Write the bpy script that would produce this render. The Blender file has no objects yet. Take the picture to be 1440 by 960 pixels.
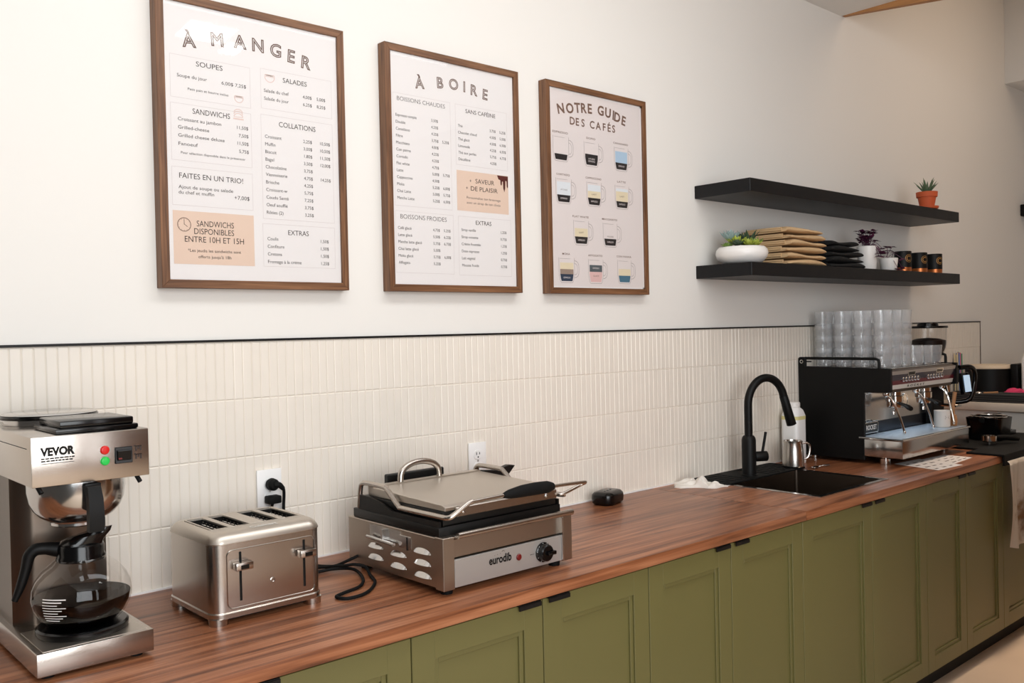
import bpy, bmesh, math, random
from mathutils import Vector, Matrix
random.seed(7)
S = bpy.context.scene
COL = S.collection
PI = math.pi

# ---------------------------------------------------------------- camera
cam_d = bpy.data.cameras.new('camera'); cam = bpy.data.objects.new('camera', cam_d); COL.objects.link(cam)
YAW, PITCH, ROLL, FPX = 0.7313, -0.013, -0.0218, 1279.0
_f = Vector((math.sin(YAW)*math.cos(PITCH), math.cos(YAW)*math.cos(PITCH), math.sin(PITCH)))
_r = Vector((math.cos(YAW), -math.sin(YAW), 0)); _u = _r.cross(_f)
_r2 = _r*math.cos(ROLL)+_u*math.sin(ROLL); _u2 = -_r*math.sin(ROLL)+_u*math.cos(ROLL)
M = Matrix((_r2, _u2, -_f)).transposed().to_4x4(); M.translation = Vector((0, -2.291, 1.5404))
cam.matrix_world = M
cam_d.sensor_fit = 'HORIZONTAL'; cam_d.sensor_width = 36.0; cam_d.lens = 36.0*FPX/1440.0
cam_d.clip_start = 0.05
S.camera = cam

# ---------------------------------------------------------------- light and exposure
S.view_settings.view_transform = 'Standard'
try: S.view_settings.look = 'None'
except Exception: pass
S.view_settings.gamma = 1.0; S.view_settings.use_curve_mapping = False
S.view_settings.exposure = 0.0
w = bpy.data.worlds.new('world'); S.world = w; w.use_nodes = True
w.node_tree.nodes['Background'].inputs[0].default_value = (1.0, 0.93, 0.85, 1)
w.node_tree.nodes['Background'].inputs[1].default_value = 0.075

def area(name, loc, target, sx, sy, power, color, spread=180):
    d = bpy.data.lights.new(name, 'AREA'); d.shape = 'RECTANGLE'; d.size = sx; d.size_y = sy
    d.energy = power; d.color = color; d.spread = math.radians(spread)
    o = bpy.data.objects.new(name, d); COL.objects.link(o); o.location = loc
    o.rotation_euler = (Vector(target)-Vector(loc)).to_track_quat('-Z', 'Y').to_euler()
    return o
area('window_daylight', (-0.15, -4.5, 1.9), (1.5, 0.0, 1.35), 2.6, 2.4, 130, (0.92, 0.97, 1.0))
area('narrow_window_daylight', (1.98, -4.6, 1.7), (1.98, 0.0, 1.5), 0.34, 2.6, 11, (0.94, 0.97, 1.0))
area('ceiling_panel_light', (1.55, -1.25, 3.03), (1.55, -0.55, 1.2), 2.8, 0.6, 27, (0.94, 0.97, 1.0))
area('ceiling_spot_pair', (1.93, -2.15, 3.05), (1.93, -1.9, 0.9), 0.24, 0.20, 2.0, (1.0, 0.98, 0.95))
area('ceiling_spot_small', (2.14, -2.32, 3.05), (2.14, -2.0, 0.9), 0.10, 0.14, 0.6, (1.0, 0.98, 0.95))
WARM = (1.0, 0.78, 0.58)
area('wall_wash_light', (5.4, -1.5, 3.6), (5.2, 0.0, 2.5), 1.6, 0.4, 4.6, WARM, 120)
area('aisle_downlight', (4.9, -0.98, 3.5), (4.9, -1.05, 0.0), 1.0, 0.3, 7, WARM, 60)
S.cycles.max_bounces = 10; S.cycles.diffuse_bounces = 4; S.cycles.glossy_bounces = 5
S.cycles.transmission_bounces = 8; S.cycles.transparent_max_bounces = 64
S.cycles.sample_clamp_indirect = 6.0; S.cycles.caustics_reflective = False; S.cycles.caustics_refractive = False
S.cycles.use_denoising = True

# ---------------------------------------------------------------- materials
def lin(c):
    return tuple((v/12.92 if v <= 0.04045 else ((v+0.055)/1.055)**2.4) for v in [x/255.0 for x in c])
def rgb(*c): return lin(c)+(1.0,)
MATS = {}
def pm(name, color, rough=0.5, metal=0.0, bump=0.0, bscale=60, bstretch=(1, 1, 1), var=0.0, vscale=8, vstretch=(1,1,1), coat=0.0, spec=0.5, rvar=0.0, emit=None, estr=0.0):
    m = bpy.data.materials.new(name); m.use_nodes = True
    nt = m.node_tree; N = nt.nodes; L = nt.links; b = N['Principled BSDF']
    b.inputs['Base Color'].default_value = color; b.inputs['Roughness'].default_value = rough
    b.inputs['Metallic'].default_value = metal; b.inputs['Coat Weight'].default_value = coat
    b.inputs['Specular IOR Level'].default_value = spec
    if emit: b.inputs['Emission Color'].default_value = emit; b.inputs['Emission Strength'].default_value = estr
    tc = N.new('ShaderNodeTexCoord')
    def noise(scale, stretch, detail=3):
        mp = N.new('ShaderNodeMapping'); mp.inputs['Scale'].default_value = stretch
        L.new(tc.outputs['Object'], mp.inputs[0])
        t = N.new('ShaderNodeTexNoise'); t.inputs['Scale'].default_value = scale; t.inputs['Detail'].default_value = detail
        L.new(mp.outputs[0], t.inputs[0]); return t
    if var:
        t = noise(vscale, vstretch)
        mx = N.new('ShaderNodeMix'); mx.data_type = 'RGBA'
        mx.inputs[6].default_value = tuple(c*(1-var) for c in color[:3])+(1,)
        mx.inputs[7].default_value = tuple(min(1, c*(1+var)) for c in color[:3])+(1,)
        L.new(t.outputs[0], mx.inputs[0]); L.new(mx.outputs[2], b.inputs['Base Color'])
    if bump or rvar:
        t = noise(bscale, bstretch, 4)
        if bump:
            bp = N.new('ShaderNodeBump'); bp.inputs['Strength'].default_value = bump; bp.inputs['Distance'].default_value = 0.002
            L.new(t.outputs[0], bp.inputs['Height']); L.new(bp.outputs[0], b.inputs['Normal'])
        if rvar:
            mr = N.new('ShaderNodeMapRange'); mr.inputs[3].default_value = max(0.02, rough-rvar); mr.inputs[4].default_value = rough+rvar
            L.new(t.outputs[0], mr.inputs[0]); L.new(mr.outputs[0], b.inputs['Roughness'])
    MATS[name] = m; return m
def wood(name, stops, axis='X', scale=1.0, rough=0.4, coat=0.0, plank=0.0, bump=0.08):
    m = bpy.data.materials.new(name); m.use_nodes = True
    nt = m.node_tree; N = nt.nodes; L = nt.links; b = N['Principled BSDF']
    b.inputs['Roughness'].default_value = rough; b.inputs['Coat Weight'].default_value = coat
    tc = N.new('ShaderNodeTexCoord')
    ax = 'XYZ'.index(axis)
    def nz(along, across, sc, det=5, dist=0.0):
        st = [across]*3; st[ax] = along
        mp = N.new('ShaderNodeMapping'); mp.inputs['Scale'].default_value = st; L.new(tc.outputs['Object'], mp.inputs[0])
        t = N.new('ShaderNodeTexNoise'); t.inputs['Scale'].default_value = sc; t.inputs['Detail'].default_value = det; t.inputs['Distortion'].default_value = dist
        L.new(mp.outputs[0], t.inputs[0]); return t
    a = nz(0.9, 20, 2.2*scale, 6, 0.6); c = nz(2.0, 110, 2.0*scale, 3)
    ad = N.new('ShaderNodeMath'); ad.operation = 'MULTIPLY_ADD'; ad.inputs[1].default_value = 0.32
    L.new(c.outputs[0], ad.inputs[0]); L.new(a.outputs[0], ad.inputs[2])
    last = ad
    if plank:
        sx = N.new('ShaderNodeSeparateXYZ'); L.new(tc.outputs['Object'], sx.inputs[0])
        mu = N.new('ShaderNodeMath'); mu.operation = 'DIVIDE'; mu.inputs[1].default_value = plank; L.new(sx.outputs[1], mu.inputs[0])
        fl = N.new('ShaderNodeMath'); fl.operation = 'FLOOR'; L.new(mu.outputs[0], fl.inputs[0])
        # staggered stave ends along the length
        of = N.new('ShaderNodeMath'); of.operation = 'MULTIPLY'; of.inputs[1].default_value = 0.37; L.new(fl.outputs[0], of.inputs[0])
        xx = N.new('ShaderNodeMath'); xx.operation = 'ADD'; L.new(sx.outputs[0], xx.inputs[0]); L.new(of.outputs[0], xx.inputs[1])
        xf = N.new('ShaderNodeMath'); xf.operation = 'FLOOR'; L.new(xx.outputs[0], xf.inputs[0])
        cb = N.new('ShaderNodeCombineXYZ'); L.new(fl.outputs[0], cb.inputs[0]); L.new(xf.outputs[0], cb.inputs[1])
        wn = N.new('ShaderNodeTexWhiteNoise'); L.new(cb.outputs[0], wn.inputs[0])
        a2 = N.new('ShaderNodeMath'); a2.operation = 'MULTIPLY_ADD'; a2.inputs[1].default_value = 0.20
        L.new(wn.outputs[0], a2.inputs[0]); L.new(last.outputs[0], a2.inputs[2])
        a3 = N.new('ShaderNodeMath'); a3.operation = 'SUBTRACT'; a3.inputs[1].default_value = 0.075; L.new(a2.outputs[0], a3.inputs[0]); last = a3
    cr = N.new('ShaderNodeValToRGB'); L.new(last.outputs[0], cr.inputs[0])
    e = cr.color_ramp.elements
    e[0].position, e[0].color = stops[0]; e[1].position, e[1].color = stops[-1]
    for p, col in stops[1:-1]:
        n = e.new(p); n.color = col
    L.new(cr.outputs[0], b.inputs['Base Color'])
    bp = N.new('ShaderNodeBump'); bp.inputs['Strength'].default_value = bump; bp.inputs['Distance'].default_value = 0.001
    L.new(c.outputs[0], bp.inputs['Height']); L.new(bp.outputs[0], b.inputs['Normal'])
    MATS[name] = m; return m
def glassy(name, tint=(0.97, 0.98, 0.98), refl=0.5, rough=0.02, diff=0.0, ior=1.5):
    m = bpy.data.materials.new(name); m.use_nodes = True
    nt = m.node_tree; N = nt.nodes; L = nt.links; N.remove(N['Principled BSDF']); out = N['Material Output']
    tr = N.new('ShaderNodeBsdfTransparent'); tr.inputs[0].default_value = tint+(1,)
    gl = N.new('ShaderNodeBsdfGlossy'); gl.inputs['Roughness'].default_value = rough
    fr = N.new('ShaderNodeFresnel'); fr.inputs[0].default_value = ior
    mu = N.new('ShaderNodeMath'); mu.operation = 'MULTIPLY'; mu.inputs[1].default_value = refl; mu.use_clamp = True
    ge = N.new('ShaderNodeNewGeometry'); fb = N.new('ShaderNodeMath'); fb.operation = 'SUBTRACT'; fb.inputs[0].default_value = 1.0; L.new(ge.outputs['Backfacing'], fb.inputs[1])
    ff = N.new('ShaderNodeMath'); ff.operation = 'MULTIPLY'; L.new(fr.outputs[0], ff.inputs[0]); L.new(fb.outputs[0], ff.inputs[1]); L.new(ff.outputs[0], mu.inputs[0])
    mx = N.new('ShaderNodeMixShader'); L.new(mu.outputs[0], mx.inputs[0]); L.new(tr.outputs[0], mx.inputs[1]); L.new(gl.outputs[0], mx.inputs[2])
    last = mx
    if diff:
        df = N.new('ShaderNodeBsdfDiffuse'); df.inputs[0].default_value = (0.9, 0.92, 0.95, 1)
        m2 = N.new('ShaderNodeMixShader'); m2.inputs[0].default_value = diff
        L.new(mx.outputs[0], m2.inputs[1]); L.new(df.outputs[0], m2.inputs[2]); last = m2
    L.new(last.outputs[0], out.inputs[0])
    MATS[name] = m; return m

pm('wall_paint', rgb(236, 232, 226), 0.75, bump=0.05, bscale=300)
pm('ceiling_paint', rgb(235, 233, 230), 0.8)
pm('tile_glaze', rgb(236, 227, 215), 0.32, var=0.03, vscale=14, bump=0.03, bscale=40)
pm('grout', rgb(222, 211, 197), 0.85)
pm('black_metal', rgb(18, 17, 17), 0.45, spec=0.3)
pm('black_matte', rgb(9, 9, 9), 0.5, spec=0.25, bump=0.04, bscale=400)
pm('black_gloss', rgb(7, 7, 8), 0.18, spec=0.4)
pm('black_rubber', rgb(10, 10, 10), 0.7, spec=0.2)
pm('black_plate', rgb(12, 11, 10), 0.45, spec=0.35, bump=0.1, bscale=200)
pm('black_shelf', rgb(15, 15, 17), 0.45, spec=0.3, bump=0.25, bscale=30, bstretch=(1, 12, 12))
pm('steel', rgb(190, 182, 174), 0.25, 1.0, bump=0.03, bscale=40, bstretch=(1, 1, 60), rvar=0.05)
pm('steel_panel', rgb(182, 170, 158), 0.36, 1.0, bump=0.03, bscale=40, bstretch=(60, 1, 1), rvar=0.05)
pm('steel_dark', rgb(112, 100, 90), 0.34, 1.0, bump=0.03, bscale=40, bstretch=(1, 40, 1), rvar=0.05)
pm('steel_top', rgb(200, 192, 182), 0.38, 1.0, bump=0.03, bscale=40, bstretch=(60, 1, 1), rvar=0.06)
pm('chrome', rgb(225, 222, 218), 0.10, 1.0)
pm('mirror_steel', rgb(200, 198, 196), 0.16, 1.0)
pm('pitcher_steel', rgb(205, 200, 194), 0.24, 1.0)
pm('silver_panel', rgb(188, 184, 180), 0.42, 0.6)
pm('cabinet_green', rgb(106, 101, 60), 0.42, bump=0.03, bscale=250)
pm('toe_kick_shade', rgb(16, 16, 12), 0.8)  # near-black: the shadow under the doors put into the toe kick colour
pm('floor_concrete', rgb(224, 200, 176), 0.6, var=0.10, vscale=2.5, bump=0.05, bscale=40)
pm('white_plastic', rgb(242, 240, 238), 0.35)
pm('white_ceramic', rgb(240, 236, 232), 0.28)
pm('paper', rgb(240, 235, 233), 0.6)
pm('paper_pink', rgb(232, 222, 219), 0.6)
pm('tan_panel', rgb(232, 204, 184), 0.6)
pm('ink', rgb(52, 40, 36), 0.7)
pm('ink_soft', rgb(110, 98, 94), 0.7)
pm('ink_brown', rgb(120, 92, 78), 0.7)
pm('ink_line', rgb(214, 204, 202), 0.7)
pm('ink_pink', rgb(232, 205, 196), 0.7)
pm('ink_choc', rgb(84, 30, 22), 0.6)
pm('mug_line', rgb(150, 140, 138), 0.7)
pm('mug_black', rgb(34, 28, 28), 0.7)
pm('mug_blue', rgb(178, 204, 226), 0.7)
pm('mug_cream', rgb(233, 218, 186), 0.7)
pm('mug_white', rgb(228, 232, 236), 0.7)
pm('mug_pink', rgb(228, 188, 184), 0.7)
pm('mug_grey', rgb(84, 92, 96), 0.7)
pm('mug_navy', rgb(44, 58, 78), 0.7)
pm('mug_teal', rgb(70, 112, 134), 0.7)
pm('mug_taupe', rgb(156, 136, 122), 0.7)
pm('terracotta', rgb(196, 88, 46), 0.7, var=0.08, vscale=30)
pm('soil', rgb(50, 38, 30), 0.95, bump=0.6, bscale=120)
pm('leaf_green', rgb(112, 140, 66), 0.5, var=0.2, vscale=20)
pm('leaf_lime', rgb(168, 180, 74), 0.5, var=0.2, vscale=20)
pm('leaf_blue', rgb(150, 172, 170), 0.55, var=0.15, vscale=20)
pm('leaf_dark', rgb(66, 84, 62), 0.5, var=0.25, vscale=20)
pm('leaf_aloe', rgb(92, 112, 84), 0.5, var=0.2, vscale=30)
pm('leaf_purple', rgb(84, 34, 66), 0.5, var=0.25, vscale=30)
pm('kraft_cloth', rgb(205, 172, 130), 0.9, var=0.06, vscale=10, bump=0.3, bscale=300)
pm('black_cloth', rgb(15, 15, 16), 0.95, bump=0.3, bscale=300)
pm('white_cloth', rgb(238, 232, 224), 0.9, var=0.03, vscale=20, bump=0.35, bscale=260)
pm('copper_reflection', rgb(190, 112, 62), 0.35, 0.7)
pm('gold_print', rgb(186, 142, 82), 0.4, 0.4)
pm('coffee', rgb(4, 2, 1), 0.10, spec=0.05)
pm('beans', rgb(26, 13, 8), 0.5, spec=0.25, bump=1.0, bscale=90)
pm('red_lamp', rgb(190, 22, 20), 0.25, emit=rgb(190, 20, 16), estr=0.25)
pm('green_lamp', rgb(30, 170, 70), 0.25, emit=rgb(20, 170, 60), estr=0.35)
pm('red_dark', rgb(110, 24, 22), 0.3)
pm('burgundy', rgb(112, 30, 48), 0.25, 0.3)
pm('slate_panel', rgb(64, 62, 78), 0.22, 0.5)
pm('led_strip', rgb(230, 240, 250), 0.4, emit=rgb(225, 240, 255), estr=0.8)
pm('screen_blue', rgb(170, 200, 225), 0.3, emit=rgb(190, 215, 240), estr=0.5)
pm('grey_strip', rgb(112, 96, 84), 0.5)
pm('dark_grey', rgb(62, 61, 60), 0.55)
pm('navy_steel', rgb(40, 46, 58), 0.22, 0.9)
pm('tray_steel', rgb(200, 212, 224), 0.42, 0.85)
pm('pink_cloth', rgb(214, 60, 106), 0.85)
pm('blue_plastic', rgb(40, 84, 150), 0.5)
pm('beige_lid', rgb(214, 196, 172), 0.6)
pm('stone_white', rgb(226, 214, 200), 0.45)
pm('ledge_front', rgb(222, 220, 214), 0.5)
pm('brush_wood', rgb(176, 128, 88), 0.6)
pm('stain', rgb(150, 112, 70), 0.9)
pm('yellow_label', rgb(224, 214, 150), 0.6)
pm('straw_green', rgb(70, 150, 110), 0.5); pm('straw_pink', rgb(200, 110, 130), 0.5); pm('straw_blue', rgb(120, 140, 190), 0.5); pm('straw_cream', rgb(226, 208, 170), 0.5)
wood('worktop_wood', [(0.34, rgb(62, 33, 19)), (0.50, rgb(108, 62, 38)), (0.64, rgb(144, 88, 57)), (0.84, rgb(176, 117, 82))], 'X', 1.0, 0.36, 0.0, 0.0)
wood('walnut_x', [(0.40, rgb(56, 34, 20)), (0.60, rgb(104, 68, 42)), (0.85, rgb(140, 98, 66))], 'X', 2.0, 0.5)
wood('walnut_z', [(0.40, rgb(56, 34, 20)), (0.60, rgb(104, 68, 42)), (0.85, rgb(140, 98, 66))], 'Z', 2.0, 0.5)
wood('panel_wood', [(0.4, rgb(120, 76, 46)), (0.85, rgb(172, 118, 76))], 'Z', 0.6, 0.5)
wood('beam_wood', [(0.4, rgb(140, 92, 52)), (0.85, rgb(190, 136, 84))], 'Y', 1.0, 0.6)
glassy('pane_glass', (0.985, 0.985, 0.985), 0.8, 0.03)
glassy('pot_glass', (0.94, 0.93, 0.92), 0.9, 0.015, 0.0)
glassy('tumbler_glass', (0.994, 0.996, 0.998), 2.2, 0.045, 0.10)
glassy('hopper_plastic', (0.94, 0.94, 0.94), 0.7, 0.05, 0.0)

# towel: white cloth with a brown smear of its own towards the right-hand lower part
m = pm('towel_cloth', rgb(236, 228, 218), 0.9, bump=0.35, bscale=260); N = m.node_tree.nodes; L = m.node_tree.links
tc = N.new('ShaderNodeTexCoord'); vd = N.new('ShaderNodeVectorMath'); vd.operation = 'DISTANCE'; vd.inputs[1].default_value = (0.02, 0.0, 0.14); L.new(tc.outputs['Object'], vd.inputs[0])
nz_ = N.new('ShaderNodeTexNoise'); nz_.inputs['Scale'].default_value = 22; nz_.inputs['Detail'].default_value = 4; L.new(tc.outputs['Object'], nz_.inputs[0])
sm = N.new('ShaderNodeMath'); sm.operation = 'MULTIPLY_ADD'; sm.inputs[1].default_value = 0.24; L.new(nz_.outputs[0], sm.inputs[0]); L.new(vd.outputs['Value'], sm.inputs[2])
mr_ = N.new('ShaderNodeMapRange'); mr_.inputs[1].default_value = 0.15; mr_.inputs[2].default_value = 0.25; mr_.inputs[3].default_value = 0.9; mr_.inputs[4].default_value = 0.0; L.new(sm.outputs[0], mr_.inputs[0])
mx_ = N.new('ShaderNodeMix'); mx_.data_type = 'RGBA'; mx_.inputs[6].default_value = rgb(236, 228, 218); mx_.inputs[7].default_value = rgb(146, 104, 62); L.new(mr_.outputs[0], mx_.inputs[0]); L.new(mx_.outputs[2], N['Principled BSDF'].inputs['Base Color'])

# ---------------------------------------------------------------- mesh builder
class B:
    def __init__(s): s.bm = bmesh.new(); s.slots = []
    def _mi(s, mat):
        if mat is None: return 0 if s.slots else s._mi('black_matte')
        if mat not in s.slots: s.slots.append(mat)
        return s.slots.index(mat)
    def merge(s, t, mat):
        i = s._mi(mat)
        for f in t.faces: f.material_index = i
        me = bpy.data.meshes.new('tmp'); t.to_mesh(me); t.free()
        s.bm.from_mesh(me); bpy.data.meshes.remove(me); return s
    def raw(s, verts, faces, mat):
        t = bmesh.new(); vs = [t.verts.new(v) for v in verts]
        for f in faces:
            try: t.faces.new([vs[i] for i in f])
            except ValueError: pass
        return s.merge(t, mat)
    def box(s, x0, x1, y0, y1, z0, z1, mat, bev=0.0, seg=2, rot=None, piv=None):
        t = bmesh.new(); bmesh.ops.create_cube(t, size=1.0)
        for v in t.verts: v.co = Vector(((x0+x1)/2+v.co.x*(x1-x0), (y0+y1)/2+v.co.y*(y1-y0), (z0+z1)/2+v.co.z*(z1-z0)))
        if bev: bmesh.ops.bevel(t, geom=t.edges[:], offset=bev, segments=seg, profile=0.5, affect='EDGES')
        if rot is not None:
            p = Vector(piv) if piv is not None else Vector(((x0+x1)/2, (y0+y1)/2, (z0+z1)/2))
            for v in t.verts: v.co = rot @ (v.co-p) + p
        return s.merge(t, mat)
    def cyl(s, p0, p1, r0, mat, r1=None, seg=24, cap=True, bev=0.0):
        p0, p1 = Vector(p0), Vector(p1); r1 = r0 if r1 is None else r1
        d = p1-p0; L = d.length
        t = bmesh.new(); bmesh.ops.create_cone(t, cap_ends=cap, segments=seg, radius1=r0, radius2=r1, depth=L)
        if bev:
            es = [e for e in t.edges if abs(e.verts[0].co.z-e.verts[1].co.z) < 1e-6]
            bmesh.ops.bevel(t, geom=es, offset=bev, segments=2, profile=0.5, affect='EDGES')
        q = d.to_track_quat('Z', 'Y').to_matrix()
        for v in t.verts: v.co = q @ v.co + (p0+p1)/2
        return s.merge(t, mat)
    def tube(s, pts, r, mat, seg=10, smooth=0, cap=True, closed=False):
        P = [Vector(p) for p in pts]
        R = list(r) if isinstance(r, (list, tuple)) else [r]*len(P)
        if smooth:
            Q, RR = [], []
            n = len(P)
            rng = range(n if closed else n-1)
            for i in rng:
                p0 = P[(i-1) % n] if (closed or i > 0) else P[0]*2-P[1]
                p1, p2 = P[i], P[(i+1) % n]
                p3 = P[(i+2) % n] if (closed or i+2 < n) else P[-1]*2-P[-2]
                for k in range(smooth):
                    u = k/smooth
                    Q.append(0.5*((2*p1)+(p2-p0)*u+(2*p0-5*p1+4*p2-p3)*u*u+(3*p1-p0-3*p2+p3)*u**3))
                    RR.append(R[i]*(1-u)+R[(i+1) % n]*u)
            if not closed: Q.append(P[-1]); RR.append(R[-1])
            P, R = Q, RR
        n = len(P); t = bmesh.new(); rings = []
        nrm = None
        for i in range(n):
            a = P[(i-1) % n] if (closed or i > 0) else P[i]; b = P[(i+1) % n] if (closed or i < n-1) else P[i]
            d = (b-a).normalized()
            if nrm is None:
                nrm = d.orthogonal().normalized()
            else:
                nrm = (nrm-d*nrm.dot(d))
                nrm = nrm.normalized() if nrm.length > 1e-6 else d.orthogonal().normalized()
            bi = d.cross(nrm)
            rings.append([t.verts.new(P[i]+(nrm*math.cos(2*PI*k/seg)+bi*math.sin(2*PI*k/seg))*R[i]) for k in range(seg)])
        for i in range(n if closed else n-1):
            A, C = rings[i], rings[(i+1) % n]
            for k in range(seg): t.faces.new((A[k], A[(k+1) % seg], C[(k+1) % seg], C[k]))
        if cap and not closed:
            t.faces.new(rings[0][::-1]); t.faces.new(rings[-1])
        return s.merge(t, mat)
    def lathe(s, prof, c, mat, seg=40, axis=None, a0=0.0, a1=2*PI):
        full = abs(a1-a0-2*PI) < 1e-6
        t = bmesh.new(); rings = []
        q = None if axis is None else Vector(axis).to_track_quat('Z', 'Y').to_matrix()
        n = seg if full else seg+1
        for (r, z) in prof:
            ring = []
            for k in range(n):
                a = a0+(a1-a0)*k/seg
                v = Vector((max(r, 1e-5)*math.cos(a), max(r, 1e-5)*math.sin(a), z))
                if q is not None: v = q @ v
                ring.append(t.verts.new(v+Vector(c)))
            rings.append(ring)
        for A, C in zip(rings, rings[1:]):
            for k in range(seg):
                k2 = (k+1) % n
                t.faces.new((A[k], A[k2], C[k2], C[k]))
        bmesh.ops.remove_doubles(t, verts=t.verts[:], dist=3e-5)
        return s.merge(t, mat)
    def prism(s, poly, axis, a, b, mat, bev=0.0, seg=2):
        t = bmesh.new(); n = len(poly)
        def mk(p, h):
            if axis == 'x': return (h, p[0], p[1])
            if axis == 'y': return (p[0], h, p[1])
            return (p[0], p[1], h)
        A = [t.verts.new(mk(p, a)) for p in poly]; C = [t.verts.new(mk(p, b)) for p in poly]
        t.faces.new(A[::-1]); t.faces.new(C)
        for k in range(n): t.faces.new((A[k], A[(k+1) % n], C[(k+1) % n], C[k]))
        bmesh.ops.recalc_face_normals(t, faces=t.faces[:])
        if bev: bmesh.ops.bevel(t, geom=t.edges[:], offset=bev, segments=seg, profile=0.5, affect='EDGES')
        return s.merge(t, mat)
    def loft(s, rings, mat, cap0=True, cap1=True):
        t = bmesh.new(); R = [[t.verts.new(v) for v in r] for r in rings]; n = len(R[0])
        for A, C in zip(R, R[1:]):
            for k in range(n): t.faces.new((A[k], A[(k+1) % n], C[(k+1) % n], C[k]))
        if cap0: t.faces.new(R[0][::-1])
        if cap1: t.faces.new(R[-1])
        return s.merge(t, mat)
    def ball(s, c, r, mat, sc=(1, 1, 1), seg=20):
        t = bmesh.new(); bmesh.ops.create_uvsphere(t, u_segments=seg, v_segments=max(8, seg//2), radius=r)
        for v in t.verts: v.co = Vector((v.co.x*sc[0], v.co.y*sc[1], v.co.z*sc[2]))+Vector(c)
        return s.merge(t, mat)
def rrect(x0, x1, y0, y1, r, z, n=6):
    out = []
    for cx, cy, a in ((x1-r, y1-r, 0), (x0+r, y1-r, PI/2), (x0+r, y0+r, PI), (x1-r, y0+r, 1.5*PI)):
        for k in range(n+1):
            t = a+PI/2*k/n; out.append((cx+r*math.cos(t), cy+r*math.sin(t), z))
    return out
ORI = {}
def obj(name, b, parent=None, mat=None, angle=32):
    """link the builder as ONE mesh object; verts are kept relative to the origin of the thing"""
    me = bpy.data.meshes.new(name)
    o0 = ORI.get(parent.name, Vector((0, 0, 0))) if parent else Vector((0, 0, 0))
    if parent: bmesh.ops.translate(b.bm, verts=b.bm.verts[:], vec=-o0)
    bmesh.ops.recalc_face_normals(b.bm, faces=b.bm.faces[:])
    b.bm.to_mesh(me); b.bm.free()
    for sname in b.slots: me.materials.append(MATS[sname])
    for p in me.polygons: p.use_smooth = True
    me.set_sharp_from_angle(angle=math.radians(angle))
    o = bpy.data.objects.new(name, me); COL.objects.link(o)
    if parent: o.parent = parent; ORI[o.name] = o0
    return o
def tag(o, label, cat, group=None):
    o['label'] = label; o['category'] = cat
    if group: o['group'] = group
    return o
def thing(name, label, cat, loc, group=None):
    o = bpy.data.objects.new(name, None); COL.objects.link(o); o.empty_display_size = 0.05
    o.location = loc; ORI[o.name] = Vector(loc); return tag(o, label, cat, group)
def struct(name, b, angle=32):
    o = obj(name, b, None, None, angle); o['kind'] = 'structure'; return o
def stand(o, loc):
    """a one-mesh thing: move its origin to its base"""
    l = Vector(loc)
    for v in o.data.vertices: v.co -= l
    o.location = l; return o
def dup(root, loc, label=None):
    r = root.copy(); COL.objects.link(r); r.location = loc
    if label: r['label'] = label
    for ch in list(root.children):
        c = ch.copy(); COL.objects.link(c); c.parent = r
        for g in ch.children:
            d = g.copy(); COL.objects.link(d); d.parent = c
    return r

# ---------------------------------------------------------------- lettering
_cap = {}
def text_geo(st, outline=0.0, bold=0.0, space=1.0):
    c = bpy.data.curves.new('t', 'FONT'); c.body = st; c.size = 1.0; c.space_character = space; c.resolution_u = 3
    if outline: c.fill_mode = 'NONE'; c.bevel_depth = outline; c.bevel_resolution = 0
    if bold: c.offset = bold
    o = bpy.data.objects.new('t', c); COL.objects.link(o)
    dg = bpy.context.evaluated_depsgraph_get(); dg.update()
    me = bpy.data.meshes.new_from_object(o.evaluated_get(dg))
    vs = [v.co.copy() for v in me.vertices]; fs = [tuple(p.vertices) for p in me.polygons]
    bpy.data.objects.remove(o); bpy.data.curves.remove(c); bpy.data.meshes.remove(me)
    return vs, fs
def capH():
    if 'H' not in _cap:
        vs, _ = text_geo('H'); _cap['H'] = max(v.y for v in vs)
    return _cap['H']
def write(b, st, u, v, mat, frame, width=None, cap=0.008, align='L', outline=0.0, bold=0.0, space=1.0, rot=0.0):
    """frame(u, v, d) -> world point; u right, v up, d out of the surface; (u, v) is the baseline start"""
    vs, fs = text_geo(st, outline, bold, space)
    if not vs: return
    x0 = min(p.x for p in vs); x1 = max(p.x for p in vs)
    sy = cap/capH(); sx = (width/(x1-x0)) if width else sy
    W = (x1-x0)*sx
    off = {'L': 0, 'C': -W/2, 'R': -W}[align]
    cr, sr = math.cos(rot), math.sin(rot)
    out = []
    for p in vs:
        a = (p.x-x0)*sx+off; c = p.y*sy
        out.append(frame(u+a*cr-c*sr, v+a*sr+c*cr, p.z*sy))
    b.raw(out, fs, mat)
def planeY(x0, y, z0): return lambda u, v, d: (x0+u, y-max(0.0, d), z0+v)
def qr(b, fr, u0, u1, v0, v1, mat, d=0.0):
    b.raw([fr(u0, v0, d), fr(u1, v0, d), fr(u1, v1, d), fr(u0, v1, d)], [(0, 1, 2, 3)], mat)
def outline_rect(b, fr, u0, u1, v0, v1, t, mat):
    qr(b, fr, u0, u1, v0, v0+t, mat); qr(b, fr, u0, u1, v1-t, v1, mat); qr(b, fr, u0, u0+t, v0, v1, mat); qr(b, fr, u1-t, u1, v0, v1, mat)
# ================================================================ SETTING
ZC = 0.91            # worktop height
WX0, WX1 = -0.9, 7.6
b = B(); b.box(WX0, WX1, 0.0, 0.12, 0.0, 3.9, 'wall_paint'); struct('wall_back', b)
b = B(); b.box(WX1, WX1+0.12, -5.2, 0.12, 0.0, 3.9, 'wall_paint'); struct('wall_right', b)
b = B(); b.box(WX0, WX1+0.12, -5.2, 0.12, -0.1, 0.0, 'floor_concrete'); struct('floor', b)
b = B(); b.box(WX0, 4.329, -5.2, 0.0, 3.08, 3.2, 'ceiling_paint'); struct('ceiling', b)
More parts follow.
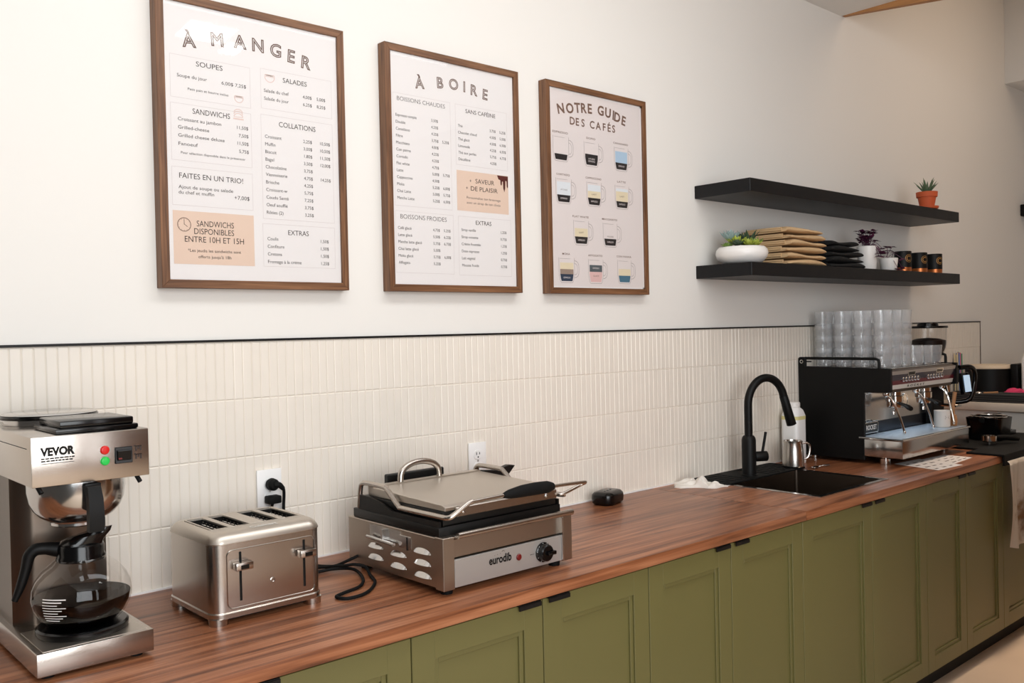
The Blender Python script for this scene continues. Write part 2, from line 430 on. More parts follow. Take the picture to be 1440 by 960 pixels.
# higher ceiling beyond the step, its wooden edge board, and the square bulkhead by the corner
b = B(); b.box(4.329, WX1, -5.2, 0.0, 3.78, 3.9, 'ceiling_paint'); struct('ceiling', b).name = 'ceiling_far'
b = B(); b.prism([(-0.004, 3.08), (-2.6, 2.81), (-2.6, 3.12), (-0.004, 3.12)], 'x', 4.33, 4.36, 'beam_wood'); struct('trim_1', b)
b = B(); b.box(6.482, 7.6, -1.4, 0.0, 3.093, 3.78, 'ceiling_paint', 0.002); struct('trim_2', b)
b = B(); b.box(WX0, WX1+0.12, -5.32, -5.2, 0.0, 3.9, 'panel_wood'); struct('wall_front', b)
# added shoulder-high wooden blocker, out of view, that keeps the daylight off the right-hand cabinets
b = B(); b.box(2.70, 5.3, -1.86, -1.76, 0.0, 1.32, 'panel_wood'); b.box(2.68, 5.3, -1.90, -1.72, 1.32, 1.36, 'stone_white', 0.004, 1); struct('wall_light_blocker', b)
# tiled splashback: upright 1 x 6 inch tiles in four rows, real tiles on grout
ZT = 1.5246; TX1 = 5.985
b = B(); b.box(WX0, TX1, -0.0078, 0.0, ZC-0.03, ZT, 'grout')
t = bmesh.new(); TW = 0.0254; TH = (ZT-ZC)/4
rnd = random.Random(3)
x = TX1
while x > -0.3:
    for r in range(4):
        z0 = ZC+r*TH; a0, a1, c0, c1 = x-TW+0.0006, x-0.0006, z0+0.0008, z0+TH-0.0008
        e = 0.0022; y0 = -0.0076; y1 = -0.0092+rnd.uniform(-0.0003, 0.0003); tl = rnd.uniform(-0.0004, 0.0004)
        vs = [t.verts.new(p) for p in ((a0, y0, c0), (a1, y0, c0), (a1, y0, c1), (a0, y0, c1),
              (a0+e, y1+tl, c0+e), (a1-e, y1-tl, c0+e), (a1-e, y1-tl, c1-e), (a0+e, y1+tl, c1-e))]
        for f in ((4, 5, 6, 7), (0, 1, 5, 4), (1, 2, 6, 5), (2, 3, 7, 6), (3, 0, 4, 7)): t.faces.new([vs[i] for i in f])
    x -= TW
b.merge(t, 'tile_glaze'); struct('trim_3', b, 8)
# slim black metal edge strip capping the tiles
b = B(); b.box(WX0, TX1+0.006, -0.013, 0.0, ZT, ZT+0.006, 'black_metal'); struct('trim_4', b)
b = B(); b.box(TX1+0.0005, TX1+0.0045, -0.012, 0.0, ZC-0.03, ZT, 'grey_strip'); struct('trim_6', b)
# white sealant joint between worktop and tiles
b = B(); b.box(WX0, 5.4, -0.016, -0.0105, ZC, ZC+0.005, 'white_plastic'); struct('trim_5', b)

# ================================================================ BASE CABINETS
def door(parent, x0, x1, hinge):
    y1, y0 = -0.645, -0.663; z0, z1 = 0.10, 0.872; S_ = 0.062
    d = B()
    g = 'cabinet_green'
    x0 += 0.0016; x1 -= 0.0016
    d.box(x0, x0+S_, y0, y1, z0, z1, g, 0.0012, 1); d.box(x1-S_, x1, y0, y1, z0, z1, g, 0.0012, 1)
    d.box(x0+S_-0.001, x1-S_+0.001, y0, y1, z0, z0+S_, g, 0.0008, 1); d.box(x0+S_-0.001, x1-S_+0.001, y0, y1, z1-S_, z1, g, 0.0008, 1)
    # stepped moulding inside the frame, then the recessed panel
    k = 0.013
    a0, a1, c0, c1 = x0+S_, x1-S_, z0+S_, z1-S_
    for (p, q, s0, s1) in ((a0, a0+k, c0, c1), (a1-k, a1, c0, c1), (a0+k, a1-k, c0, c0+k), (a0+k, a1-k, c1-k, c1)):
        d.box(p, q, y0+0.005, y1, s0, s1, g, 0.0012, 1)
    d.box(a0+k, a1-k, y0+0.011, y1, c0+k, c1-k, g)
    o = obj('door', d, parent)
    h = B()
    hx0, hx1 = (x1-0.085, x1-0.012) if hinge == 'L' else (x0+0.012, x0+0.085)
    h.prism([(y1, z1+0.0005), (y0-0.011, z1+0.0005), (y0-0.011, z1-0.010), (y0-0.0085, z1-0.010), (y0-0.0085, z1+0.003), (y1, z1+0.003)], 'x', hx0, hx1, 'black_metal')
    obj('edge_pull', h, o); return o
def cabinet(x0, xm, x1, label, single=False):
    t = thing('base_cabinet', label, 'cabinet', ((x0+x1)/2, -0.33, 0.0), 'green shaker base cabinets')
    c = B(); g = 'cabinet_green'
    c.box(x0+0.001, x0+0.019, -0.643, -0.02, 0.09, 0.8785, g); c.box(x1-0.019, x1-0.001, -0.643, -0.02, 0.09, 0.8785, g)
    c.box(x0+0.019, x1-0.019, -0.643, -0.02, 0.09, 0.108, g); c.box(x0+0.019, x1-0.019, -0.030, -0.02, 0.108, 0.8785, g)
    obj('carcass', c, t)
    k = B(); k.box(x0+0.001, x1-0.001, -0.60, -0.585, 0.0, 0.0895, 'toe_kick_shade'); obj('toe_kick', k, t)
    if single: door(t, x0, x1, 'L')
    else: door(t, x0, xm, 'L'); door(t, xm, x1, 'R')
    return t
cabinet(-0.474, -0.07, 0.335, 'green shaker base cabinet at the near left end, below the coffee brewer')
cabinet(0.335, 0.742, 1.146, 'green two-door base cabinet below the four-slot toaster')
cabinet(1.146, 1.544, 1.951, 'green two-door base cabinet below the sandwich press')
cabinet(1.951, 2.342, 2.754, 'green two-door base cabinet below the bare worktop, left of the worktop seam')
cabinet(2.754, 3.240, 3.700, 'green two-door base cabinet below the sink')
cabinet(3.700, 4.085, 4.505, 'green two-door base cabinet below the espresso machine and paper sheets')
cabinet(4.505, 4.92, 5.340, 'green two-door base cabinet at far right, behind the hanging stained towel')

# ================================================================ WORKTOPS
YF = -0.677; ZB = ZC-0.031
b = B(); b.box(-0.5, 2.758, YF, -0.006, ZB, ZC, 'worktop_wood', 0.0015, 2)
tag(stand(obj('worktop', b), (1.1, -0.34, ZB)), 'long brown wooden worktop left of the seam, carrying coffee brewer, toaster and press', 'worktop')
SX0, SX1, SY0, SY1 = 3.018, 3.515, -0.578, -0.185
b = B()
t = bmesh.new()
xs = [2.7592, SX0, SX1, 5.36]; ys = [YF, SY0, SY1, -0.006]
for z in (ZB, ZC):
    for i in range(3):
        for j in range(3):
            if i == 1 and j == 1: continue
            q = [(xs[i], ys[j], z), (xs[i+1], ys[j], z), (xs[i+1], ys[j+1], z), (xs[i], ys[j+1], z)]
            t.faces.new([t.verts.new(p) for p in q])
def wallq(p, q): t.faces.new([t.verts.new(v) for v in ((p[0], p[1], ZB), (q[0], q[1], ZB), (q[0], q[1], ZC), (p[0], p[1], ZC))])
for p, q in (((xs[0], ys[0]), (xs[3], ys[0])), ((xs[3], ys[0]), (xs[3], ys[3])), ((xs[3], ys[3]), (xs[0], ys[3])), ((xs[0], ys[3]), (xs[0], ys[0])),
             ((SX0, SY0), (SX1, SY0)), ((SX1, SY0), (SX1, SY1)), ((SX1, SY1), (SX0, SY1)), ((SX0, SY1), (SX0, SY0))): wallq(p, q)
bmesh.ops.remove_doubles(t, verts=t.verts[:], dist=1e-5)
b.merge(t, 'worktop_wood')
tag(stand(obj('worktop', b), (4.0, -0.34, ZB)), 'brown wooden worktop right of the seam, with the sink let into it', 'worktop')

# ================================================================ SINK, FAUCET, MAT
snk = thing('sink', 'square stainless steel sink let into the wooden worktop', 'sink', (3.27, -0.38, 0.70))
b = B()
RX0, RX1, RY0, RY1 = 3.003, 3.53, -0.592, -0.135
def ringflat(b, o, i, z0, z1, mat):
    for (x0, x1, y0, y1) in ((o[0], i[0], o[2], o[3]), (i[1], o[1], o[2], o[3]), (i[0], i[1], o[2], i[2]), (i[0], i[1], i[3], o[3])):
        b.box(x0, x1, y0, y1, z0, z1, mat)
ringflat(b, (RX0, RX1, RY0, RY1), (SX0+0.006, SX1-0.006, SY0+0.006, SY1-0.006), ZC+0.0003, ZC+0.003, 'mirror_steel')
obj('rim', b, snk)
b = B()
i0 = (SX0+0.006, SX1-0.006, SY0+0.006, SY1-0.006)
b.loft([rrect(*i0, 0.012, ZC+0.002), rrect(*i0, 0.012, 0.73), rrect(i0[0]+0.02, i0[1]-0.02, i0[2]+0.02, i0[3]-0.02, 0.012, 0.712)], 'steel_dark', False, True)
bas = obj('basin', b, snk)
b = B(); b.lathe([(0.0, 0.7135), (0.036, 0.7135), (0.043, 0.7165), (0.046, 0.7135)], (3.27, -0.38, 0), 'chrome', 28); obj('drain', b, snk)
b = B()
b.loft([rrect(2.985, 3.575, -0.205, -0.02, 0.02, ZC+0.0034), rrect(2.985, 3.575, -0.205, -0.02, 0.02, ZC+0.0085), rrect(2.989, 3.571, -0.201, -0.024, 0.018, ZC+0.0095)], 'black_rubber')
for k in range(14):
    xx = 3.02+k*0.04
    if 3.14 < xx < 3.27: continue
    b.box(xx, xx+0.006, -0.19, -0.035, ZC+0.009, ZC+0.0115, 'black_rubber')
tag(stand(obj('drip_mat', b), (3.28, -0.11, ZC+0.0034)), 'flat black rubber drip mat around the faucet base behind the sink', 'mat')
fx, fy = 3.22, -0.15; z0 = ZC+0.0096
fau = thing('faucet', 'matte black gooseneck kitchen faucet behind the sink', 'faucet', (fx, fy, z0))
b = B(); b.lathe([(0, z0), (0.032, z0), (0.032, z0+0.004), (0.029, z0+0.006), (0.029, 1.065), (0.0265, 1.075), (0.021, 1.083), (0.0, 1.083)], (fx, fy, 0), 'black_matte', 32); obj('body', b, fau)
dx, dy = 0.955, -0.30   # the neck swings out over the bowl, along the counter
R = 0.112; zt = 1.205
pts = [(fx, fy, 1.080), (fx, fy, 1.14), (fx, fy, zt)]
for k in range(1, 13):
    a = PI - PI*0.92*k/12
    h = R+R*math.cos(a); pts.append((fx+dx*h*0.85, fy+dy*h*0.85, zt+R*math.sin(a)))
b = B(); b.tube(pts, 0.0165, 'black_matte', 16, 3); obj('neck', b, fau)
e = Vector(pts[-1]); d = (e-Vector(pts[-2])).normalized()
b = B(); b.cyl(e-d*0.005, e+d*0.125, 0.0175, 'black_matte', 0.0205, 24, True, 0.001); obj('spray_head', b, fau)
b = B(); b.cyl((fx+0.02, fy-0.012, 0.995), (fx+0.068, fy-0.040, 0.995), 0.021, 'black_matte', None, 24, True, 0.002); b.cyl((fx+0.052, fy-0.030, 1.010), (fx+0.064, fy-0.040, 1.095), 0.0055, 'black_matte'); obj('lever', b, fau)

# ================================================================ WALL OUTLETS
def outlet(x, z, label):
    t = thing('wall_outlet', label, 'outlet', (x, -0.011, z))
    p = B(); p.box(x-0.036, x+0.036, -0.0175, -0.0108, z-0.059, z+0.059, 'white_plastic', 0.002, 2); obj('cover_plate', p, t)
    for s in (-1, 1):
        zz = z+s*0.0195
        r = B(); r.loft([[(q[0], -0.0176, q[1]) for q in [(v[0], v[1]) for v in rrect(x-0.0172, x+0.0172, zz-0.0145, zz+0.0145, 0.011, 0)]],
                         [(v[0], -0.0192, v[1]) for v in rrect(x-0.0165, x+0.0165, zz-0.0138, zz+0.0138, 0.0105, 0)]], 'white_plastic')
        for sx, hh in ((-0.0063, 0.0044), (0.0063, 0.0036)): r.box(x+sx-0.0013, x+sx+0.0013, -0.0197, -0.0190, zz+0.001-hh+0.003, zz+0.001+hh+0.003, 'black_matte')
        r.cyl((x, -0.0190, zz-0.0075), (x, -0.0197, zz-0.0075), 0.0026, 'black_matte', None, 12)
        obj('receptacle', r, t)
    c = B(); c.lathe([(0.0, -0.0195+0.0195), (0.003, 0.0), (0.0032, 0.0012), (0.0, 0.0016)], (x, -0.0175, z), 'silver_panel', 12, (0, -1, 0)); obj('screw', c, t)
    return t
outlet(1.147, 1.118, 'white wall outlet behind the toaster with a black plug in it')
outlet(1.880, 1.118, 'white wall outlet behind the sandwich press with both sockets free')
# ================================================================ FRAMED POSTERS
FW, FH, FB, FD = 0.537, 0.741, 1.6635, 0.036
RAIL = 0.021
def poster(x0, label, paper):
    t = thing('framed_poster', label, 'poster', (x0+FW/2, 0.0, FB), 'walnut framed menu posters')
    f = B()
    za, zb = FB, FB+FH
    m = RAIL
    # mitred rails
    def rail(p, mat):
        t_ = bmesh.new()
        lo = [t_.verts.new((q[0], -FD, q[1])) for q in p]; hi = [t_.verts.new((q[0], -0.0005, q[1])) for q in p]
        t_.faces.new(lo); t_.faces.new(hi[::-1])
        for k in range(4): t_.faces.new((lo[k], lo[(k+1) % 4], hi[(k+1) % 4], hi[k]))
        bmesh.ops.recalc_face_normals(t_, faces=t_.faces[:])
        bmesh.ops.bevel(t_, geom=t_.edges[:], offset=0.0008, segments=1, affect='EDGES'); f.merge(t_, mat)
    xa, xb = x0, x0+FW
    rail([(xa, za), (xb, za), (xb-m, za+m), (xa+m, za+m)], 'walnut_x'); rail([(xa, zb), (xa+m, zb-m), (xb-m, zb-m), (xb, zb)], 'walnut_x')
    rail([(xa, za), (xa+m, za+m), (xa+m, zb-m), (xa, zb)], 'walnut_z'); rail([(xb, za), (xb, zb), (xb-m, zb-m), (xb-m, za+m)], 'walnut_z')
    obj('frame', f, t)
    p = B(); p.box(xa+m-0.003, xb-m+0.003, -FD+0.0085, -FD+0.012, za+m-0.003, zb-m+0.003, paper); pr = obj('print', p, t)
    g = B(); g.box(xa+m-0.002, xb-m+0.002, -FD+0.003, -FD+0.005, za+m-0.002, zb-m+0.002, 'pane_glass'); obj('glass', g, t)
    return t, pr, planeY(x0, -FD+0.0081, FB)
def rows(b, fr, items, u, v0, v1, cap, cols=(), mat='ink', wmax=None):
    n = len(items)
    for i, it in enumerate(items):
        v = v0+(v1-v0)*(i/(n-1) if n > 1 else 0)
        write(b, it[0], u, v, mat, fr, None, cap*1.02, 'L')
        for c, s in zip(cols, it[1:]):
            if s: write(b, s, c, v, mat, fr, None, cap*1.0, 'R')

# ---- poster with the food menu
t, pr, fr = poster(0.8637, 'leftmost walnut framed menu poster, with a clock on a tan panel', 'paper')
h = B()
for ch, u, v, r in (('À', 0.0883, 0.6125, 0.10), ('M', 0.1633, 0.6290, 0.07), ('A', 0.2253, 0.6350, 0.03), ('N', 0.2763, 0.6355, 0.0), ('G', 0.3273, 0.6320, -0.04), ('E', 0.3733, 0.6245, -0.08), ('R', 0.4183, 0.6150, -0.12)):
    write(h, ch, u, v, 'ink_brown', fr, None, 0.033, 'C', 0.030, 0, 1, r)
obj('heading_lettering', h, pr)
k = B(); outline_rect(k, fr, 0.036, 0.251, 0.480, 0.588, 0.0008, 'ink_line'); outline_rect(k, fr, 0.035, 0.251, 0.322, 0.466, 0.0008, 'ink_line'); outline_rect(k, fr, 0.034, 0.251, 0.209, 0.306, 0.0008, 'ink_line')
outline_rect(k, fr, 0.281, 0.498, 0.486, 0.593, 0.0008, 'ink_line'); outline_rect(k, fr, 0.279, 0.498, 0.190, 0.470, 0.0008, 'ink_line'); outline_rect(k, fr, 0.277, 0.498, 0.0615, 0.177, 0.0008, 'ink_line')
obj('section_border', k, pr)
k = B(); qr(k, fr, 0.034, 0.2515, 0.061, 0.1955, 'tan_panel', 0.00003); obj('notice_panel', k, pr)
fr2 = planeY(0.8637, -FD+0.0078, FB)
m = B()
def ringarc(b, fr, u, v, r0, r1, mat, n=40, a0=0, a1=2*PI):
    P = []
    for i in range(n+1):
        a = a0+(a1-a0)*i/n; P += [fr(u+r0*math.cos(a), v+r0*math.sin(a), 0), fr(u+r1*math.cos(a), v+r1*math.sin(a), 0)]
    b.raw(P, [(2*i, 2*i+1, 2*i+3, 2*i+2) for i in range(n)], mat)
ringarc(m, fr2, 0.0625, 0.1607, 0.0160, 0.0178, 'ink_brown')
qr(m, fr2, 0.0617, 0.0633, 0.1605, 0.1735, 'ink_brown'); m.raw([fr2(0.0620, 0.1615, 0), fr2(0.0705, 0.1548, 0), fr2(0.0714, 0.1560, 0), fr2(0.0630, 0.1625, 0)], [(0, 1, 2, 3)], 'ink_brown')
for i in range(12):
    a = i*PI/6; c_, s_ = math.cos(a), math.sin(a)
    m.raw([fr2(0.0625+c_*0.0135-s_*0.0004, 0.1607+s_*0.0135+c_*0.0004, 0), fr2(0.0625+c_*0.0155-s_*0.0004, 0.1607+s_*0.0155+c_*0.0004, 0), fr2(0.0625+c_*0.0155+s_*0.0004, 0.1607+s_*0.0155-c_*0.0004, 0), fr2(0.0625+c_*0.0135+s_*0.0004, 0.1607+s_*0.0135-c_*0.0004, 0)], [(0, 1, 2, 3)], 'ink_brown')
obj('clock_drawing', m, pr)
k = B()
# small pale food drawings beside the headings: salad bowl, soup bowl, sandwich
def bowl_icon(b, u, v, s):
    ringarc(b, fr, u, v, s*0.86, s, 'ink_pink', 16, PI, 2*PI); qr(b, fr, u-s, u+s, v-0.0004, v+0.0012, 'ink_pink')
    for i in range(5): ringarc(b, fr, u-s*0.7+i*s*0.35, v+s*0.15, s*0.12, s*0.30, 'ink_pink', 10, 0, PI)
bowl_icon(k, 0.308, 0.573, 0.015); obj('food_drawing', k, pr); k = B(); bowl_icon(k, 0.218, 0.503, 0.013); obj('food_drawing', k, pr); k = B()
for dv in (0.0, 0.006, 0.011): ringarc(k, fr, 0.2155, 0.4485+dv, 0.0125, 0.0145, 'ink_pink', 14, PI*0.12, PI*0.88); 
qr(k, fr, 0.201, 0.230, 0.4455, 0.4490, 'ink_pink'); qr(k, fr, 0.203, 0.228, 0.4515, 0.4532, 'ink_pink')
obj('food_drawing', k, pr)
def W_(s, u, v, w, cap, al='L', f=fr, mat='ink', bo=0.0):
    h = B(); write(h, s, u, v, mat, f, w, cap, al, 0, bo); obj('section_heading', h, pr)
W_('SOUPES', 0.104, 0.5665, 0.071, 0.0125); W_('SALADES', 0.347, 0.565, 0.073, 0.0125); W_('SANDWICHS', 0.092, 0.444, 0.100, 0.0135); W_('COLLATIONS', 0.332, 0.4425, 0.112, 0.0135)
W_('FAITES EN UN TRIO!', 0.053, 0.278, 0.171, 0.0130); W_('EXTRAS', 0.352, 0.1495, 0.063, 0.0130)
W_('SANDWICHS', 0.095, 0.1580, 0.100, 0.0145, 'L', fr2); W_('DISPONIBLES', 0.088, 0.1383, 0.107, 0.0145, 'L', fr2); W_('ENTRE 10H ET 15H', 0.063, 0.1175, 0.159, 0.0145, 'L', fr2)
h = B(); wi = 'ink'
W_ = lambda s, u, v, w, cap=0.0085, f=fr: write(h, s, u, v, 'ink', f, w, cap)
W_('Soupe du jour', 0.054, 0.5325, 0.078); W_('6,00$', 0.1713, 0.531, 0.032); W_('7,25$', 0.209, 0.531, 0.030); W_('Petit pain et beurre inclus', 0.081, 0.5025, 0.108, 0.0062); obj('menu_lettering', h, pr); h = B()
for s, v, w, pr_ in (('Croissant au jambon', 0.4228, 0.114, '11,50$'), ('Grilled-cheese', 0.4020, 0.081, '7,50$'), ('Grilled cheese deluxe', 0.3815, 0.122, '11,50$'), ('Fanoeuf', 0.3605, 0.050, '5,75$')):
    W_(s, 0.0535, v, w); write(h, pr_, 0.2423, v-0.002, 'ink', fr, None, 0.0085, 'R')
W_('Pour sélection disponible dans le présentoir', 0.059, 0.3395, 0.173, 0.0058); obj('menu_lettering', h, pr); h = B()
W_('Ajout de soupe ou salade', 0.0505, 0.2515, 0.145); W_('du chef et muffin', 0.0505, 0.238, 0.093); W_('+7,00$', 0.199, 0.2345, 0.042, 0.0098); obj('menu_lettering', h, pr); h = B()
W_('*Les jeudis les sandwichs sont', 0.070, 0.0925, 0.143, 0.0075, fr2); W_("offerts jusqu'à 18h", 0.097, 0.077, 0.089, 0.0075, fr2); obj('menu_lettering', h, pr); h = B()
rows(h, fr, [('Salade du chef', '4,00$', '5,00$'), ('Salade du jour', '6,25$', '8,25$')], 0.2905, 0.531, 0.510, 0.0085, (0.4343, 0.4773)); obj('menu_lettering', h, pr); h = B()
rows(h, fr, [('Croissant', '2,25$', '10,50$'), ('Muffin', '3,00$', '10,50$'), ('Biscuit', '1,80$', '11,50$'), ('Bagel', '3,50$', '12,00$'), ('Chocolatine', '3,75$', ''), ('Viennoiserie', '4,75$', '14,25$'), ('Brioche', '4,25$', ''), ('Croissant-w', '5,75$', ''), ('Coudu Santé', '7,25$', ''), ('Oeuf soufflé', '3,75$', ''), ('Rôties (2)', '3,25$', '')], 0.290, 0.4075, 0.2035, 0.0085, (0.432, 0.489)); obj('menu_lettering', h, pr); h = B()
rows(h, fr, [('Coulis', '1,50$'), ('Confiture', '1,50$'), ('Cretons', '1,50$'), ('Fromage à la crème', '1,25$')], 0.290, 0.1325, 0.0705, 0.0085, (0.4775,)); obj('menu_lettering', h, pr); h = B()

# ---- poster with the drinks menu
t, pr, fr = poster(1.5406, 'middle walnut framed menu poster, with dripping chocolate on a tan panel', 'paper')
fr2 = planeY(1.5406, -FD+0.0078, FB)
h = B()
for ch, u, v, r in (('À', 0.1334, 0.6235, 0.08), ('B', 0.2124, 0.6370, 0.05), ('O', 0.2654, 0.6410, 0.0), ('I', 0.3084, 0.6405, -0.02), ('R', 0.3484, 0.6355, -0.06), ('E', 0.3944, 0.6290, -0.09)):
    write(h, ch, u, v, 'ink_brown', fr, None, 0.032, 'C', 0.030, 0, 1, r)
obj('heading_lettering', h, pr)
k = B(); outline_rect(k, fr, 0.031, 0.249, 0.258, 0.597, 0.0008, 'ink_line'); outline_rect(k, fr, 0.269, 0.487, 0.405, 0.597, 0.0008, 'ink_line'); outline_rect(k, fr, 0.031, 0.252, 0.056, 0.2425, 0.0008, 'ink_line'); outline_rect(k, fr, 0.272, 0.496, 0.054, 0.242, 0.0008, 'ink_line'); obj('section_border', k, pr)
k = B(); qr(k, fr, 0.2694, 0.488, 0.260, 0.388, 'tan_panel', 0.00003); obj('notice_panel', k, pr)
k = B(); prof = [(0.4394, 0.3868), (0.4870, 0.3868), (0.4868, 0.352), (0.4845, 0.3475), (0.4815, 0.352), (0.4805, 0.370), (0.4760, 0.372), (0.4740, 0.345), (0.4700, 0.3335), (0.4660, 0.345), (0.4645, 0.368), (0.4610, 0.368), (0.4600, 0.358), (0.4570, 0.3535), (0.4540, 0.358), (0.4530, 0.372), (0.4450, 0.374)]
k.raw([fr2(u, v, 0) for u, v in prof], [tuple(range(len(prof)))], 'ink_choc'); obj('drip_drawing', k, pr)
def W_(s, u, v, w, cap, f=fr, bo=0.0):
    h = B(); write(h, s, u, v, 'ink', f, w, cap, 'L', 0, bo); obj('section_heading', h, pr)
W_('BOISSONS CHAUDES', 0.0464, 0.5750, 0.182, 0.0125, fr, -0.010); W_('SANS CAFÉINE', 0.3114, 0.5735, 0.126, 0.0125); W_('BOISSONS FROIDES', 0.0494, 0.2195, 0.176, 0.0135, fr, -0.010); W_('EXTRAS', 0.3444, 0.218, 0.066, 0.0130)
W_('+', 0.322, 0.3525, None, 0.011, fr2); W_('SAVEUR', 0.3464, 0.352, 0.080, 0.0140, fr2); W_('+', 0.3065, 0.3285, None, 0.011, fr2); W_('DE PLAISIR', 0.3264, 0.327, 0.114, 0.0140, fr2)
h = B()
rows(h, fr, [('Espresso simple', '3,50$'), ('Double', '4,25$'), ('Canadiano', '4,25$'), ('Filtre', '3,75$', '5,25$'), ('Macchiato', '4,00$'), ('Con panna', '4,25$'), ('Cortado', '4,25$'), ('Flat white', '4,75$'), ('Latte', '5,00$', '5,75$'), ('Cappuccino', '4,50$'), ('Moka', '5,25$', '6,00$'), ('Chai Latte', '5,00$', '5,75$'), ('Matcha Latte', '5,25$', '6,00$')], 0.0400, 0.5270, 0.2780, 0.0082, (0.1995, 0.241)); obj('menu_lettering', h, pr); h = B()
rows(h, fr, [('Thé', '3,75$', '5,25$'), ('Chocolat chaud', '4,50$', '5,50$'), ('Thé glacé', '4,50$', '6,50$'), ('Limonade', '4,25$', '6,50$'), ('Thé aux perles', '5,75$', '6,75$'), ('Décaféiné', '4,25$')], 0.279, 0.5255, 0.4195, 0.0082, (0.4375, 0.4805)); obj('menu_lettering', h, pr); h = B()
rows(h, fr, [('Café glacé', '4,75$', '5,25$'), ('Latte glacé', '5,50$', '6,25$'), ('Matcha latte glacé', '5,75$', '6,75$'), ('Chai latte glacé', '5,50$'), ('Moka glacé', '5,75$', '6,00$'), ('Affogato', '5,25$')], 0.0395, 0.1875, 0.0830, 0.0082, (0.1975, 0.2395)); obj('menu_lettering', h, pr); h = B()
rows(h, fr, [('Sirop vanille', '1,25$'), ('Sirop noisette', '0,75$'), ('Crème fouettée', '1,25$'), ('Dose espresso', '1,25$'), ('Lait végétal', '0,75$'), ('Mousse froide', '0,75$')], 0.2840, 0.1950, 0.0820, 0.0082, (0.4755,)); obj('menu_lettering', h, pr); h = B()
write(h, 'Personnalise ton breuvage', 0.3084, 0.3000, 'ink_soft', fr2, 0.144, 0.0075); write(h, 'avec un sirop de ton choix', 0.3084, 0.2840, 'ink_soft', fr2, 0.144, 0.0075)
obj('menu_lettering', h, pr)

# ---- poster with the mugs
t, pr, fr = poster(2.2041, 'rightmost walnut framed poster with drawings of coffee mugs', 'paper_pink')
k = B(); outline_rect(k, planeY(2.2041, -FD+0.0080, FB), RAIL, FW-RAIL, RAIL, FH-RAIL, 0.006, 'paper'); obj('print_margin', k, pr)
h = B()
for ch, u, v, r in (('N', 0.0839, 0.6350, 0.22), ('O', 0.1289, 0.6420, 0.16), ('T', 0.1669, 0.6490, 0.10), ('R', 0.1999, 0.6525, 0.07), ('E', 0.2309, 0.6550, 0.03), ('G', 0.2879, 0.6565, -0.03), ('U', 0.3269, 0.6540, -0.08), ('I', 0.3559, 0.6495, -0.11), ('D', 0.3769, 0.6445, -0.15), ('E', 0.4119, 0.6365, -0.20)):
    write(h, ch, u, v, 'ink_brown', fr, None, 0.033, 'C', 0, 0.03, 1, r)
for ch, u in (('D', 0.1379), ('E', 0.1639), ('S', 0.1929), ('C', 0.2409), ('A', 0.2739), ('F', 0.3059), ('É', 0.3329), ('S', 0.3579)): write(h, ch, u, 0.6020, 'ink_brown', fr, None, 0.026, 'C', 0, 0.02)
obj('heading_lettering', h, pr)
def mug(u, v, name, layers, lab=None):
    """mug drawing, u left, v bottom; layers from the bottom: (fraction, material)"""
    m = B(); W, H = 0.083, 0.088
    def wx(f):  # half width at height fraction; rounded bottom
        q = 0.36+0.14*min(1, f/0.35)**0.5 if f < 0.35 else 0.50
        return W*q*0.94
    cx = u+W*0.5
    N = 14
    pts = [(cx-wx(i/N), v+H*i/N) for i in range(N, -1, -1)]+[(cx+wx(i/N), v+H*i/N) for i in range(N+1)]
    tt = 0.0011
    for p, q in zip(pts, pts[1:]):
        d = Vector((q[0]-p[0], q[1]-p[1])); 
        if d.length < 1e-6: continue
        n = Vector((-d.y, d.x)).normalized()*tt/2
        m.raw([fr(p[0]-n.x, p[1]-n.y, 0), fr(q[0]-n.x, q[1]-n.y, 0), fr(q[0]+n.x, q[1]+n.y, 0), fr(p[0]+n.x, p[1]+n.y, 0)], [(0, 1, 2, 3)], 'mug_line')
    qr(m, fr, cx-W*0.42, cx+W*0.22, v+H*0.955, v+H*0.965, 'mug_line')
    for r0, r1 in ((0.0235, 0.0247), (0.0155, 0.0165)):
        P = []
        hc = v+H*0.55
        for i in range(17):
            a = PI/2-PI*i/16
            for rr in (r0, r1): P.append(fr(cx+W*0.47+math.cos(a)*rr*0.95, hc+math.copysign(abs(math.sin(a))**0.6, math.sin(a))*rr*1.25, 0))
        m.raw(P, [(2*i, 2*i+1, 2*i+3, 2*i+2) for i in range(16)], 'mug_line')
    f0 = 0.06
    for f1, mat in layers:
        n = 6; P = []
        for i in range(n+1):
            f = f0+(f1-f0)*i/n
            hw = wx(f)-0.0055
            P += [fr(cx-hw, v+H*f, 0), fr(cx+hw, v+H*f, 0)]
        m.raw(P, [(2*i, 2*i+1, 2*i+3, 2*i+2) for i in range(n)], mat); f0 = f1
    if lab:
        f3 = planeY(2.2041, -FD+0.0078, FB)
        for s, f, mt in lab: write(m, s, cx, v+H*f, mt, f3, min(0.034, 0.0062*len(s)), 0.0055, 'C')
    write(m, name, cx-0.002, v+H+0.010, 'ink_brown', fr, min(0.083, 0.0095*len(name)), 0.0068, 'C', 0, 0.01, 1.1)
    obj('mug_drawing', m, pr)
K, BL, CR, WH, PK, GR, NV, TL, TP = ('mug_black', 'mug_blue', 'mug_cream', 'mug_white', 'mug_pink', 'mug_grey', 'mug_navy', 'mug_teal', 'mug_taupe')
eb = [('ESPRESSO', 0.17, 'paper_pink')]
mug(0.036, 0.4655, 'ESPRESSO', [(0.29, K)])
mug(0.193, 0.4625, 'DOPIO', [(0.50, K)], [('DOUBLE', 0.28, 'paper_pink'), ('ESPRESSO', 0.18, 'paper_pink')])
mug(0.356, 0.4625, 'CANADIANO', [(0.34, K), (0.82, BL)], eb)
mug(0.046, 0.3180, 'CORTADO', [(0.34, K), (0.86, WH)], eb+[('LAIT CHAUD', 0.52, 'mug_line')])
